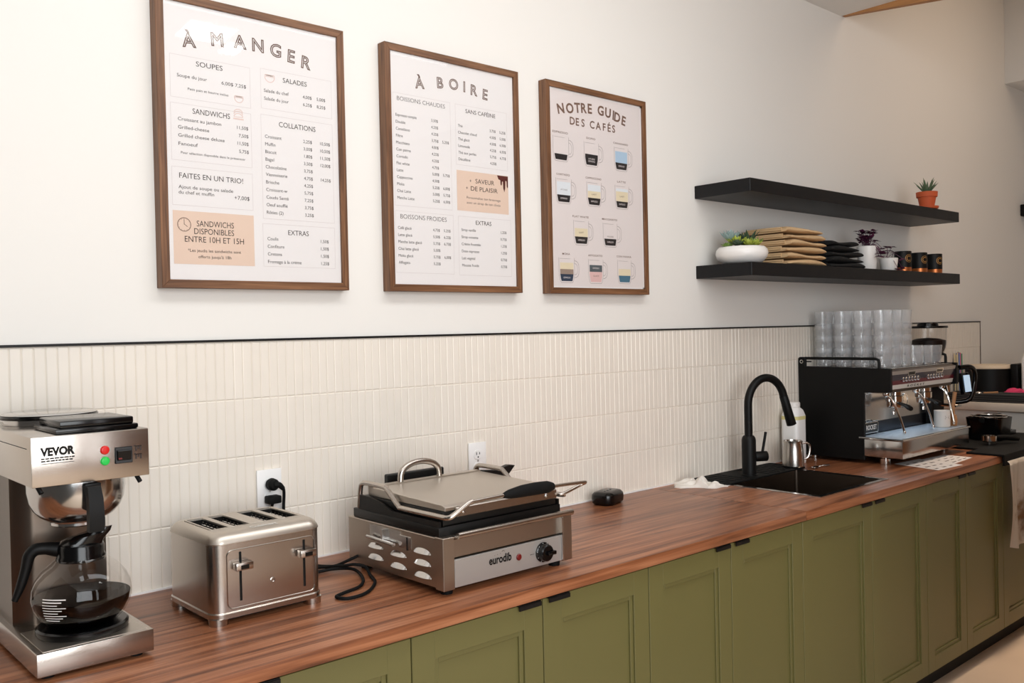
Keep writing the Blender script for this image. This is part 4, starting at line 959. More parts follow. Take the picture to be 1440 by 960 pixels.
b = B(); b.tube([(3.617, -0.232, ZC+0.005), (3.65, -0.236, ZC+0.008), (3.70, -0.240, ZC+0.004)], [0.0022, 0.0024, 0.0036], 'chrome', 8, 4); obj('handle', b, sp)
# ================================================================ ESPRESSO MACHINE
ex0, ex1 = 3.845, 4.545
em = thing('espresso_machine', 'two-group espresso machine with big black side panel and steel drip tray', 'espresso machine', (4.2, -0.25, ZC))
def side_panel(xa, xb):
    b = B()
    P = [(-0.012, 0.928), (-0.012, 1.352), (-0.012, 1.378), (-0.018, 1.384), (-0.400, 1.384), (-0.408, 1.378), (-0.408, 1.339), (-0.455, 1.332), (-0.455, 1.232), (-0.330, 1.228), (-0.330, 0.928)]
    # frame with the rail opening: built as an outline of pieces
    b.prism([(-0.012, 0.928), (-0.012, 1.341), (-0.455, 1.335), (-0.455, 1.232), (-0.330, 1.228), (-0.330, 0.928)], 'x', xa, xb, 'black_matte', 0.0015, 1)
    b.prism([(-0.012, 1.3405), (-0.012, 1.376), (-0.018, 1.383), (-0.048, 1.383), (-0.048, 1.3405)], 'x', xa, xb, 'black_matte', 0.0015, 1)
    b.tube([((xa+xb)/2, -0.045, 1.3775), ((xa+xb)/2, -0.385, 1.3775), ((xa+xb)/2, -0.398, 1.372), ((xa+xb)/2, -0.400, 1.360), ((xa+xb)/2, -0.400, 1.334)], 0.0068, 'black_matte', 12)
    b.cyl((xa-0.002, -0.030, 1.362), (xa, -0.030, 1.362), 0.0085, 'chrome', None, 20); b.cyl((xa-0.003, -0.030, 1.362), (xa-0.001, -0.030, 1.362), 0.0055, 'black_matte', None, 18)
    b.tube([((xa+xb)/2, -0.045, 1.362), ((xa+xb)/2, -0.075, 1.362)], 0.003, 'black_matte', 8)
    return obj('side_panel', b, em)
side_panel(ex0, ex0+0.016); side_panel(ex1-0.016, ex1)
b = B(); b.box(ex0+0.017, ex1-0.017, -0.300, -0.020, 0.945, 1.225, 'mirror_steel', 0.002, 1); b.box(ex0+0.017, ex1-0.017, -0.304, -0.3005, 0.96, 1.085, 'navy_steel'); obj('back_body', b, em)
b = B(); b.prism([(-0.020, 1.2255), (-0.020, 1.330), (-0.435, 1.330), (-0.450, 1.322), (-0.432, 1.240), (-0.425, 1.2255)], 'x', ex0+0.017, ex1-0.017, 'steel_dark', 0.002, 1); hd = obj('head_casing', b, em)
# sloped front: steel strip, dark button field, burgundy strip, white badge strip
def sl2(u, v, d):   # v from 0 (bottom) to 1 (top)
    return (ex0+0.018+u*(ex1-ex0-0.036), -0.433-0.0185*v-0.0006-max(0, d), 1.2405+0.0815*v)
b = B(); qr(b, sl2, 0, 1, 0.0, 0.24, 'ledge_front'); qr(b, sl2, 0, 1, 0.24, 0.46, 'burgundy'); qr(b, sl2, 0, 1, 0.46, 0.80, 'slate_panel'); qr(b, sl2, 0, 1, 0.80, 1.0, 'silver_panel'); obj('front_fascia', b, em)
for g_ in (0.30, 0.68):
    for k in range(6):
        b = B(); p = Vector(sl2(g_-0.11+k*0.044, 0.50, 0)); b.lathe([(0.0105, 0), (0.0105, 0.004), (0.008, 0.006), (0, 0.006)], p, 'chrome', 16, (0, -1, 0.22)); b.lathe([(0.0065, 0.0062), (0.0, 0.0066)], p, 'slate_panel', 12, (0, -1, 0.22)); obj('dosing_button', b, em)
for u in (0.30, 0.74):
    b = B(); qr(b, sl2, u-0.055, u+0.055, 0.68, 0.92, 'chrome', 0.001); qr(b, sl2, u-0.045, u+0.045, 0.72, 0.88, 'black_gloss', 0.0016); obj('display', b, em)
b = B(); write(b, 'ROCKET', 0.40, 0.06, 'ink', lambda u, v, d: sl2(u, v, 0.001), 0.26, 0.11, 'C', 0, 0.03, 1.6); obj('badge_lettering', b, em)
b = B(); write(b, 'ROCKET', 0, 0, 'white_plastic', planeY(0, 0, 0), 0.1, 0.02) if False else None
b.box(3.872, 4.005, -0.318, -0.310, 1.036, 1.092, 'black_gloss', 0.002, 1)
fz = planeY(0, -0.3185, 0); outline_rect(b, fz, 3.876, 4.001, 1.040, 1.088, 0.003, 'chrome'); write(b, 'ROCKET', 3.9385, 1.055, 'white_plastic', fz, 0.098, 0.020, 'C', 0, 0.03)
obj('name_plate', b, em)
b = B(); b.box(ex0+0.018, ex1-0.018, -0.435, -0.03, 1.3302, 1.334, 'mirror_steel', 0.001, 1)
obj('cup_tray', b, em)
# the machine's own cool working light under the head
b = B(); b.box(ex0+0.06, ex1-0.06, -0.336, -0.322, 1.2215, 1.2252, 'led_strip'); led = obj('work_light', b, em)
ld_ = bpy.data.lights.new('work_light_lamp', 'AREA'); ld_.shape = 'RECTANGLE'; ld_.size = 0.56; ld_.size_y = 0.01; ld_.energy = 0.45; ld_.color = (0.82, 0.92, 1.0)
lo_ = bpy.data.objects.new('work_light_lamp', ld_); COL.objects.link(lo_); lo_.parent = led; lo_.location = Vector((4.2, -0.329, 1.2212))-ORI[led.name]
# drip tray
b = B()
b.box(ex0+0.002, ex1-0.002, -0.502, -0.305, 0.946, 1.022, 'mirror_steel', 0.003, 2)
b.box(ex0-0.004, ex1+0.002, -0.508, -0.305, 1.0222, 1.030, 'chrome', 0.002, 1); dt = obj('drip_tray', b, em)
b = B()
b.box(ex0+0.012, ex1-0.012, -0.495, -0.312, 1.0302, 1.0316, 'tray_steel')
for k in range(44): b.box(ex0+0.020+k*0.0152, ex0+0.027+k*0.0152, -0.485, -0.322, 1.0316, 1.0326, 'tray_steel')
obj('grille', b, dt)
for x in (ex0+0.05, ex1-0.05):
    for y in (-0.40, -0.06):
        b = B(); b.lathe([(0.0, ZC), (0.022, ZC), (0.023, ZC+0.004), (0.023, ZC+0.026), (0.018, ZC+0.030), (0.018, 0.9465), (0.0, 0.9465)], (x, y, 0), 'chrome', 24); obj('foot', b, em)
for gx in (4.045, 4.345):
    b = B(); b.lathe([(0.0, 1.150), (0.030, 1.150), (0.033, 1.156), (0.034, 1.176), (0.038, 1.178), (0.038, 1.202), (0.033, 1.206), (0.033, 1.226), (0, 1.226)], (gx, -0.375, 0), 'chrome', 32); gh = obj('group_head', b, em)
    b = B(); b.tube([(gx, -0.400, 1.168), (gx-0.020, -0.430, 1.164), (gx-0.045, -0.462, 1.156), (gx-0.056, -0.476, 1.152)], [0.007, 0.008, 0.012, 0.010], 'black_matte', 14, 4)
    for s in (-1, 1): b.tube([(gx, -0.375, 1.151), (gx+s*0.014, -0.380, 1.135), (gx+s*0.018, -0.383, 1.118)], 0.006, 'chrome', 10, 3)
    obj('portafilter', b, gh)
for wx, s in ((3.905, 1), (4.195, 1), (4.475, -1)):
    b = B(); b.ball((wx, -0.405, 1.222), 0.016, 'chrome'); b.tube([(wx, -0.405, 1.215), (wx+s*0.006, -0.430, 1.19), (wx+s*0.018, -0.455, 1.12), (wx+s*0.026, -0.470, 1.060)], 0.0055, 'chrome', 10, 4); b.ball((wx+s*0.027, -0.4715, 1.054), 0.008, 'chrome', (0.8, 0.8, 1.3), 12); obj('steam_wand', b, em)
b = B(); b.lathe([(0.034, 0), (0.034, 0.005), (0.028, 0.005), (0.028, 0.003), (0.0, 0.003)], (4.30, -0.302, 1.16), 'chrome', 28, (0, -1, 0)); obj('pressure_gauge', b, em)

# barista tools standing on the drip tray
b = B(); b.lathe([(0.0, 0), (0.034, 0), (0.036, 0.003), (0.036, 0.078), (0.033, 0.078), (0.033, 0.005), (0, 0.005)], (4.415, -0.43, 1.0328), 'white_ceramic', 28); 
for vv, du in ((0.040, 0.30), (0.046, 0.22), (0.052, 0.30)): qr(b, lambda u, v, d: (4.415+0.0364*math.sin(u-0.5), -0.43-0.0364*math.cos(u-0.5), 1.0328+v), -du, du, vv, vv+0.003, 'ink_soft')
tag(stand(obj('canister', b), (4.415, -0.43, 1.0328)), 'small white printed cup standing on the espresso machine drip tray', 'cup')
br = thing('barista_brush', 'wooden handled brush standing upright on the espresso machine drip tray', 'brush', (4.492, -0.445, 1.0328))
b = B(); b.lathe([(0.0, 1.0335), (0.022, 1.0335), (0.024, 1.062), (0.019, 1.085), (0, 1.085)], (4.492, -0.445, 0), 'brush_wood', 20); obj('bristles', b, br)
b = B(); b.tube([(4.492, -0.445, 1.083), (4.497, -0.449, 1.13), (4.505, -0.455, 1.195)], [0.012, 0.008, 0.0095], 'brush_wood', 12, 4); obj('handle', b, br)

# ================================================================ GLASSES ON THE MACHINE
def tumbler(name, h, rt_, rb):
    b = B(); w_ = 0.0026
    b.lathe([(0.0, 0.0005), (rb-0.002, 0.0005), (rb, 0.003), (rt_, h-0.001), (rt_-w_*0.5, h), (rt_-w_, h-0.001), (rb-w_+0.001, 0.010), (0.0, 0.008)], (0, 0, 0), 'tumbler_glass', 24)
    return obj(name, b)
tz = 1.3345; first = None
rows_x = (3.955, 4.050, 4.145); rows_y = (-0.085, -0.180, -0.275, -0.370); PITCH_ = 0.0575
tiers = ('bottom layer', 'second layer', 'third layer', 'top layer')
rown = ('row beside the black panel', 'middle row', 'row furthest from the black panel')
coln = ('nearest the wall', 'second from wall', 'third from wall', 'fourth from wall')
for i, x in enumerate(rows_x):
    for j, y in enumerate(rows_y):
        for k in range(4):
            lab = 'stacked tumbler: %s, %s, %s' % (tiers[k], rown[i], coln[j])
            if first is None:
                first = tumbler('glass_tumbler', 0.086, 0.043, 0.0345); o = first
            else:
                o = first.copy(); COL.objects.link(o)
            o.location = (x, y, tz+k*PITCH_); tag(o, lab, 'glass', 'tumblers stacked on the espresso machine')
lowf = None
for (x, y, s) in ((4.245, -0.380, 'front glass next to the tall stacks'), (4.335, -0.385, 'second front glass'), (4.425, -0.388, 'last front glass at the far end'), (4.250, -0.285, 'rear glass next to the tall stacks'), (4.342, -0.290, 'middle rear glass'), (4.434, -0.293, 'last rear glass at the far end')):
    if lowf is None: lowf = tumbler('glass_tumbler', 0.088, 0.041, 0.034); o = lowf
    else: o = lowf.copy(); COL.objects.link(o)
    o.location = (x, y, tz); tag(o, 'single unstacked glass tumbler on the espresso machine, %s' % s, 'glass', 'single tumblers on the espresso machine')

# ================================================================ COFFEE GRINDER
gx, gy = 4.850, -0.180
gr = thing('coffee_grinder', 'black coffee grinder with clear bean hopper beyond the espresso machine', 'grinder', (gx, gy, ZC))
b = B(); b.loft([rrect(gx-0.105, gx+0.105, gy-0.13, gy+0.13, 0.03, ZC), rrect(gx-0.105, gx+0.105, gy-0.13, gy+0.13, 0.03, ZC+0.035), rrect(gx-0.09, gx+0.09, gy-0.05, gy+0.125, 0.03, ZC+0.05), rrect(gx-0.09, gx+0.09, gy-0.05, gy+0.125, 0.03, 1.19), rrect(gx-0.095, gx+0.095, gy-0.13, gy+0.125, 0.03, 1.215), rrect(gx-0.095, gx+0.095, gy-0.13, gy+0.125, 0.03, 1.285), rrect(gx-0.08, gx+0.08, gy-0.10, gy+0.11, 0.03, 1.310)], 'black_matte'); obj('body', b, gr)
b = B(); b.lathe([(0.050, 1.311), (0.062, 1.335), (0.088, 1.395), (0.092, 1.42), (0.092, 1.500), (0.089, 1.500), (0.089, 1.42), (0.085, 1.396), (0.059, 1.336), (0.047, 1.311)], (gx, gy, 0), 'hopper_plastic', 40); hp_ = obj('hopper', b, gr)
b = B(); b.lathe([(0.0, 1.3135), (0.045, 1.3135), (0.057, 1.337), (0.083, 1.397), (0.0868, 1.418), (0.0868, 1.436), (0.05, 1.446), (0.0, 1.450)], (gx, gy, 0), 'beans', 40); ob = obj('coffee_beans', b, hp_)
b = B(); b.lathe([(0.0, 1.5003), (0.096, 1.5003), (0.098, 1.504), (0.096, 1.512), (0.052, 1.513), (0.050, 1.526), (0.047, 1.529), (0.0, 1.529)], (gx, gy, 0), 'black_gloss', 40); obj('lid', b, gr)
b = B(); b.box(gx+0.075, gx+0.165, gy-0.146, gy-0.125, 1.150, 1.262, 'black_gloss', 0.004, 2, Matrix.Rotation(-0.12, 3, 'X')); b.tube([(gx+0.09, gy-0.12, 1.29), (gx+0.16, gy-0.15, 1.29), (gx+0.20, gy-0.155, 1.26), (gx+0.205, gy-0.15, 1.20), (gx+0.17, gy-0.14, 1.12), (gx+0.12, gy-0.06, 1.10)], 0.013, 'black_gloss', 12, 4); dsp = obj('control_arm', b, gr)
b = B(); b.box(gx+0.083, gx+0.157, gy-0.152, gy-0.148, 1.162, 1.250, 'screen_blue', 0.001, 1, Matrix.Rotation(-0.12, 3, 'X')); obj('screen', b, dsp)
b = B(); b.cyl((gx, gy-0.09, 1.215), (gx, gy-0.10, 1.165), 0.022, 'chrome', 0.014); obj('chute', b, gr)
b = B(); b.tube([(gx-0.03, gy-0.06, 1.10), (gx-0.03, gy-0.15, 1.095), (gx+0.03, gy-0.15, 1.095), (gx+0.03, gy-0.06, 1.10)], 0.005, 'chrome', 8); obj('portafilter_fork', b, gr)

# ================================================================ FAR RIGHT COUNTER CORNER
b = B(); b.box(5.40, 5.52, -1.30, -0.0005, 0.0, 1.028, 'ledge_front', 0.001, 1); o = struct('wall_pony', b); o.name = 'wall_partition'
b = B(); b.box(5.375, 5.95, -1.30, -0.014, 1.029, 1.074, 'stone_white', 0.003, 2); tag(stand(obj('bar_ledge', b), (5.66, -0.65, 1.029)), 'pale raised bar ledge at the far right end of the counter', 'counter')
LZ = 1.0745
# round black canister with a beige lid
rc = thing('storage_tub', 'wide black tub with beige lid on the raised ledge', 'container', (5.66, -0.175, LZ))
b = B(); b.lathe([(0.0, LZ), (0.118, LZ), (0.122, LZ+0.004), (0.122, LZ+0.178), (0.0, LZ+0.178)], (5.66, -0.175, 0), 'black_matte', 44); obj('body', b, rc)
b = B(); b.lathe([(0.0, LZ+0.1783), (0.126, LZ+0.1783), (0.127, LZ+0.184), (0.120, LZ+0.199), (0.0, LZ+0.203)], (5.66, -0.175, 0), 'beige_lid', 44); obj('lid', b, rc)
b = B(); b.box(5.64, 5.80, -0.345, -0.303, LZ+0.0003, LZ+0.205, 'black_matte', 0.006, 2); tag(stand(obj('till_box', b), (5.71, -0.32, LZ)), 'upright black box between the black tub and the white dispenser', 'box')
# grey flat tray with odds and ends
ty0, ty1, txa, txb = -0.60, -0.055, 5.385, 5.525
tr = thing('service_tray', 'low dark grey tray along the front edge of the raised ledge', 'tray', (5.455, -0.33, LZ))
b = B(); b.box(txa, txb, ty0, ty1, LZ+0.0003, LZ+0.008, 'dark_grey', 0.002, 1)
for q in ((txa, txa+0.008, ty0, ty1), (txb-0.008, txb, ty0, ty1), (txa+0.008, txb-0.008, ty0, ty0+0.008), (txa+0.008, txb-0.008, ty1-0.008, ty1)): b.box(q[0], q[1], q[2], q[3], LZ+0.008, LZ+0.050, 'dark_grey', 0.002, 1)
for k in range(3): b.box(txa-0.0008, txa, ty0+0.01, ty1-0.01, LZ+0.012+k*0.012, LZ+0.015+k*0.012, 'black_matte')
obj('body', b, tr)
b = B(); b.ball((5.46, -0.20, LZ+0.034), 0.024, 'mirror_steel', (1.2, 1.0, 1.0), 18); b.tube([(5.46, -0.225, LZ+0.045), (5.465, -0.30, LZ+0.052)], 0.006, 'brush_wood', 8); tag(stand(obj('tamper', b), (5.46, -0.20, LZ+0.009)), 'shiny round tamper lying in the dark grey tray', 'tamper')
b = B(); b.ball((5.45, -0.145, LZ+0.040), 0.030, 'red_dark', (1.0, 1.0, 1.0), 18); tag(stand(obj('coffee_pod', b), (5.45, -0.145, LZ+0.009)), 'dark red round item lying in the grey tray', 'item')
def bundle(cx, cy, z, L, W, H, mat, nm, lab, cat, seed):
    rn = random.Random(seed); b = B(); t = bmesh.new(); bmesh.ops.create_uvsphere(t, u_segments=28, v_segments=16, radius=1)
    ph = [(rn.uniform(2, 6), rn.uniform(2, 6), rn.uniform(0, 6)) for _ in range(4)]
    for v in t.verts:
        k = 1+sum(0.07*math.sin(a*v.co.x*2+c*v.co.y*2+p) for a, c, p in ph)
        v.co = Vector((cx+v.co.x*k*L/2, cy+v.co.y*k*W/2, z+max(0.0, (v.co.z*k*0.5+0.42))*H))
    b.merge(t, mat); return tag(stand(obj(nm, b), (cx, cy, z)), lab, cat)
bundle(5.560, -0.355, LZ, 0.060, 0.120, 0.075, 'pink_cloth', 'cleaning_cloth', 'bright pink bundled cloth on the raised ledge', 'cloth', 5)
bundle(5.565, -0.455, LZ, 0.06, 0.05, 0.05, 'blue_plastic', 'bottle_cap', 'small blue plastic item beside the pink cloth', 'item', 6)
# white dispenser / receipt printer with paper
dp = thing('paper_dispenser', 'white dispenser with a paper sheet at the right picture edge', 'dispenser', (5.70, -0.47, LZ))
b = B(); b.loft([rrect(5.64, 5.82, -0.62, -0.358, 0.02, LZ+0.0003), rrect(5.64, 5.82, -0.62, -0.358, 0.02, LZ+0.23), rrect(5.66, 5.81, -0.60, -0.372, 0.02, LZ+0.285)], 'white_plastic'); b.box(5.634, 5.641, -0.62, -0.435, LZ+0.01, LZ+0.085, 'black_gloss', 0.002, 1); obj('body', b, dp)
b = B(); b.box(5.630, 5.6315, -0.62, -0.405, LZ+0.09, LZ+0.245, 'paper', 0, 1, Matrix.Rotation(0.10, 3, 'X')); b.box(5.636, 5.640, -0.46, -0.42, LZ+0.250, LZ+0.262, 'black_gloss'); obj('paper_sheet', b, dp)
# bundle of coloured straws by the wall
st = thing('straw_holder', 'holder of coloured striped straws near the end of the tiles', 'straw holder', (5.60, -0.030, LZ))
b = B(); b.box(5.555, 5.645, -0.050, -0.0145, LZ+0.0003, LZ+0.11, 'hopper_plastic', 0.003, 1); obj('cup', b, st)
cols = ['straw_cream', 'straw_blue', 'straw_pink', 'straw_green']; rn = random.Random(2)
for k in range(16):
    b = B(); x = 5.565+(k % 8)*0.0095; y = -0.040+(k//8)*0.014; mt = cols[min(3, int((k % 8)/2))]
    b.tube([(x, y, LZ+0.004), (x+rn.uniform(-0.004, 0.004), y+rn.uniform(-0.003, 0.003), LZ+0.268+rn.uniform(-0.008, 0.008))], 0.0036, mt, 8); obj('straw', b, st)
# knock box, portafilter basket, small jar on the worktop below the ledge
MZ = ZC+0.0098
kb = thing('knock_box', 'black knock box with steel rim on the dark worktop below the ledge', 'knock box', (4.98, -0.43, MZ))
b = B(); b.loft([rrect(4.90, 5.06, -0.51, -0.35, 0.03, MZ+0.004), rrect(4.89, 5.07, -0.52, -0.34, 0.03, MZ+0.115), rrect(4.896, 5.064, -0.514, -0.346, 0.028, MZ+0.115), rrect(4.905, 5.055, -0.505, -0.355, 0.028, MZ+0.02)], 'black_gloss'); obj('bin', b, kb)
b = B(); b.tube([(4.885, -0.43, MZ+0.105), (5.075, -0.43, MZ+0.105)], 0.014, 'black_rubber', 14); obj('knock_bar', b, kb)
b = B(); b.tube([(4.98+0.085*math.cos(2*PI*k/32), -0.43+0.085*math.sin(2*PI*k/32), MZ+0.119) for k in range(32)], 0.004, 'chrome', 8, 1, False, True); obj('rim', b, kb)
pf = thing('portafilter', 'loose chrome portafilter with black handle lying in front of the knock box', 'portafilter', (4.76, -0.50, MZ))
b = B(); b.lathe([(0.026, MZ+0.014), (0.030, MZ+0.014), (0.035, MZ+0.020), (0.035, MZ+0.045), (0.031, MZ+0.045), (0.030, MZ+0.024), (0.0, MZ+0.024), (0.0, MZ+0.014), (0.026, MZ+0.014)], (4.755, -0.515, 0), 'chrome', 28); b.cyl((4.755, -0.515, MZ+0.0003), (4.755, -0.515, MZ+0.014), 0.008, 'chrome'); obj('basket', b, pf)
b = B(); b.tube([(4.788, -0.53, MZ+0.034), (4.82, -0.545, MZ+0.033), (4.88, -0.575, MZ+0.026), (4.915, -0.592, MZ+0.020)], [0.007, 0.012, 0.015, 0.011], 'black_rubber', 12, 4); obj('handle', b, pf)
wb = thing('scale', 'small dark digital scale with steel plate on the worktop before the partition', 'scale', (5.22, -0.36, MZ))
b = B(); b.loft([rrect(5.13, 5.31, -0.45, -0.27, 0.015, MZ+0.0003), rrect(5.13, 5.31, -0.45, -0.27, 0.015, MZ+0.022)], 'black_gloss'); obj('body', b, wb)
b = B(); b.loft([rrect(5.145, 5.295, -0.435, -0.285, 0.012, MZ+0.0222), rrect(5.145, 5.295, -0.435, -0.285, 0.012, MZ+0.027)], 'mirror_steel'); obj('plate', b, wb)
b = B(); b.lathe([(0.0, 0.027), (0.040, 0.027), (0.044, 0.031), (0.046, 0.110), (0.043, 0.110), (0.041, 0.033), (0, 0.033)], (5.22, -0.36, MZ+0.0003), 'mirror_steel', 28); tag(stand(obj('dosing_cup', b), (5.22, -0.36, MZ+0.0273)), 'steel dosing cup standing on the dark scale', 'cup')
# rubber mat hanging over the edge with the stained towel below
b = B()
b.prism([(4.435, -0.698), (5.36, -0.698), (5.36, -0.325), (4.580, -0.325), (4.580, -0.530), (4.435, -0.530)], 'z', ZC+0.0004, ZC+0.0095, 'black_rubber', 0.001, 1)
b.box(4.435, 5.36, -0.699, -0.690, 0.868, ZC+0.004, 'black_rubber', 0.001, 1)
mt_ = obj('rubber_mat', b); tag(stand(mt_, (4.99, -0.5, ZC)), 'black rubber counter mat folded over the front edge at far right', 'mat')
t = bmesh.new(); n, m_ = 26, 40; vs = []
for i in range(n+1):
    for j in range(m_+1):
        u, v = i/n, j/m_
        x = 4.458+0.32*u+0.010*math.sin(v*3+u*2); y = -0.712-0.010*math.sin(u*13+0.6*math.sin(v*4))*(0.25+v)-0.004*math.sin(u*29+v*3)
        z = 0.888-0.395*v-0.014*math.sin(u*5)*v
        if j == 0: y = -0.702
        vs.append(t.verts.new((x, y, z)))
for i in range(n):
    for j in range(m_):
        a = i*(m_+1)+j; t.faces.new((vs[a], vs[a+m_+1], vs[a+m_+2], vs[a+1]))
bmesh.ops.solidify(t, geom=t.faces[:], thickness=0.003)
b = B(); b.merge(t, 'towel_cloth'); tag(stand(obj('hand_towel', b, None, None, 80), (4.62, -0.71, 0.49)), 'white hand towel with brown stains hanging from the counter edge', 'towel')
# paper sheets in front of the machine
def sheet(q, z, nm, lab, seed):
    b = B(); V = [Vector((p[0], p[1], 0)) for p in q]
    def f(u, v, d): p = (V[0]*(1-u)+V[1]*u)*(1-v)+(V[3]*(1-u)+V[2]*u)*v; return (p.x, p.y, z+0.0004+max(0, d))
    b.raw([f(0, 0, -1), f(1, 0, -1), f(1, 1, -1), f(0, 1, -1), f(0, 0, 0.0005), f(1, 0, 0.0005), f(1, 1, 0.0005), f(0, 1, 0.0005)], [(3, 2, 1, 0), (4, 5, 6, 7), (0, 1, 5, 4), (1, 2, 6, 5), (2, 3, 7, 6), (3, 0, 4, 7)], 'paper')
    o = tag(stand(obj(nm, b), (V[0].x, V[0].y, z)), lab, 'paper')
    rn = random.Random(seed); k = B(); ORI[o.name] = Vector((V[0].x, V[0].y, z))
    for i in range(3):
        for j in range(4):
            u, v = 0.10+i*0.29, 0.10+j*0.22; L_ = rn.uniform(0.10, 0.2)
            qr(k, f, u, u+L_, v, v+0.05, 'ink_soft', 0.0009); qr(k, f, u, u+L_*0.7, v+0.08, v+0.10, 'ink_line', 0.0009)
    obj('printed_mark', k, o)
sheet([(3.875, -0.640), (4.085, -0.655), (4.140, -0.440), (3.930, -0.425)], ZC, 'paper_sheet', 'printed white paper sheet on the worktop edge below the espresso machine', 1)
sheet([(4.10, -0.615), (4.33, -0.600), (4.34, -0.470), (4.13, -0.455)], ZC, 'paper_sheet', 'second paper sheet lying further right below the drip tray', 2)
b = B(); b.loft([rrect(7.18, 7.34, -0.10, -0.0005, 0.01, 1.70), rrect(7.18, 7.34, -0.10, -0.0005, 0.01, 1.76)], 'black_matte') if False else None
b.box(6.72, 6.86, -0.10, -0.0005, 2.235, 2.315, 'black_matte', 0.006, 2)
tag(stand(obj('wall_bracket', b), (6.79, 0.0, 2.235)), 'small black box fixed to the wall at the right picture edge', 'fixture')
# ================================================================ WALL SHELVES AND WHAT STANDS ON THEM
X0, X1, SD = 3.086, 5.053, 0.267
for z, th_, lab in ((2.1162, 0.0523, 'upper black floating shelf, with one small potted aloe on it'), (1.7867, 0.0533, 'lower black floating shelf, carrying folded shirts, planters and mugs')):
    b = B(); b.box(X0, X1, -SD, -0.0005, z-th_, z, 'black_shelf', 0.0015, 1)
    tag(stand(obj('floating_shelf', b), ((X0+X1)/2, 0, z-th_)), lab, 'shelf', 'black floating shelves')
LS, US = 1.7867, 2.1162
def leaf(b, base, d, L, W, mat, up=Vector((0, 0, 1)), curl=0.3, th=0.25, n=6):
    """thick tapered leaf from base along d"""
    d = Vector(d).normalized(); s = d.cross(up)
    s = s.normalized() if s.length > 1e-4 else Vector((1, 0, 0)); nn = s.cross(d).normalized(); rg = []
    for i in range(n+1):
        f = i/n; w_ = W*(math.sin(PI*(0.12+0.88*f)**0.8) if f < 1 else 0.0)*0.5+0.0004
        c = Vector(base)+d*L*f+nn*(curl*L*f*f)
        rg.append([c+s*w_*math.cos(2*PI*k/8)+nn*w_*th*math.sin(2*PI*k/8) for k in range(8)])
    b.loft(rg, mat)
def rosette(b, c, R, mat, rings=3, n=8, lift=0.5, seed=0, wr=0.42):
    rn = random.Random(seed)
    for r in range(rings):
        el = math.radians(18+r*26)
        for k in range(n-r):
            a = 2*PI*(k+0.5*(r % 2))/(n-r)+rn.uniform(-0.1, 0.1)
            leaf(b, c, (math.cos(a)*math.cos(el), math.sin(a)*math.cos(el), math.sin(el)*(0.5+lift)), R*(1-0.18*r)*rn.uniform(0.9, 1.1), R*wr, mat, curl=0.22, th=0.35)
# ---- succulent bowl
bcx, bcy = 3.195, -0.150
pl = thing('succulent_bowl', 'low round white planter filled with mixed green succulents', 'planter', (bcx, bcy, LS))
b = B(); b.lathe([(0.0, LS), (0.062, LS), (0.084, LS+0.008), (0.101, LS+0.028), (0.1055, LS+0.045), (0.102, LS+0.060), (0.092, LS+0.070), (0.086, LS+0.071), (0.084, LS+0.066), (0.090, LS+0.055), (0.0, LS+0.050)], (bcx, bcy, 0), 'white_ceramic', 56); obj('bowl', b, pl)
b = B(); b.lathe([(0.0, LS+0.066), (0.05, LS+0.065), (0.0865, LS+0.060)], (bcx, bcy, 0), 'soil', 32); obj('soil', b, pl)
sz = LS+0.062
for k, (dx_, dy_, R, mat, rg_, n_, lf, dz) in enumerate(((-0.060, -0.02, 0.036, 'leaf_dark', 3, 8, 0.3, 0.012), (-0.078, 0.015, 0.030, 'leaf_green', 3, 8, 0.3, 0.006), (-0.020, -0.045, 0.038, 'leaf_lime', 3, 9, 0.5, 0.010), (0.012, -0.055, 0.036, 'leaf_lime', 3, 9, 0.6, 0.010), (-0.030, 0.005, 0.050, 'leaf_lime', 3, 9, 0.6, 0.018), (0.020, -0.010, 0.045, 'leaf_lime', 3, 9, 0.6, 0.014), (-0.035, 0.030, 0.055, 'leaf_blue', 4, 8, 1.2, 0.035), (0.060, -0.020, 0.050, 'leaf_green', 3, 8, 0.9, 0.012), (0.060, 0.025, 0.062, 'leaf_dark', 4, 8, 1.3, 0.020))):
    b = B(); rosette(b, (bcx+dx_, bcy+dy_, sz+dz), R, mat, rg_, n_, lf, k, 0.46)
    b.tube([(bcx+dx_, bcy+dy_, sz-0.002), (bcx+dx_, bcy+dy_, sz+dz+0.004)], 0.006, mat, 8); obj('succulent', b, pl)
b = B()
for k in range(7):
    a = 2*PI*k/7; leaf(b, (bcx+0.055, bcy+0.005, sz+0.01), (math.cos(a)*0.55, math.sin(a)*0.55, 1), 0.085, 0.022, 'leaf_dark', curl=-0.12, th=0.3)
obj('succulent', b, pl)
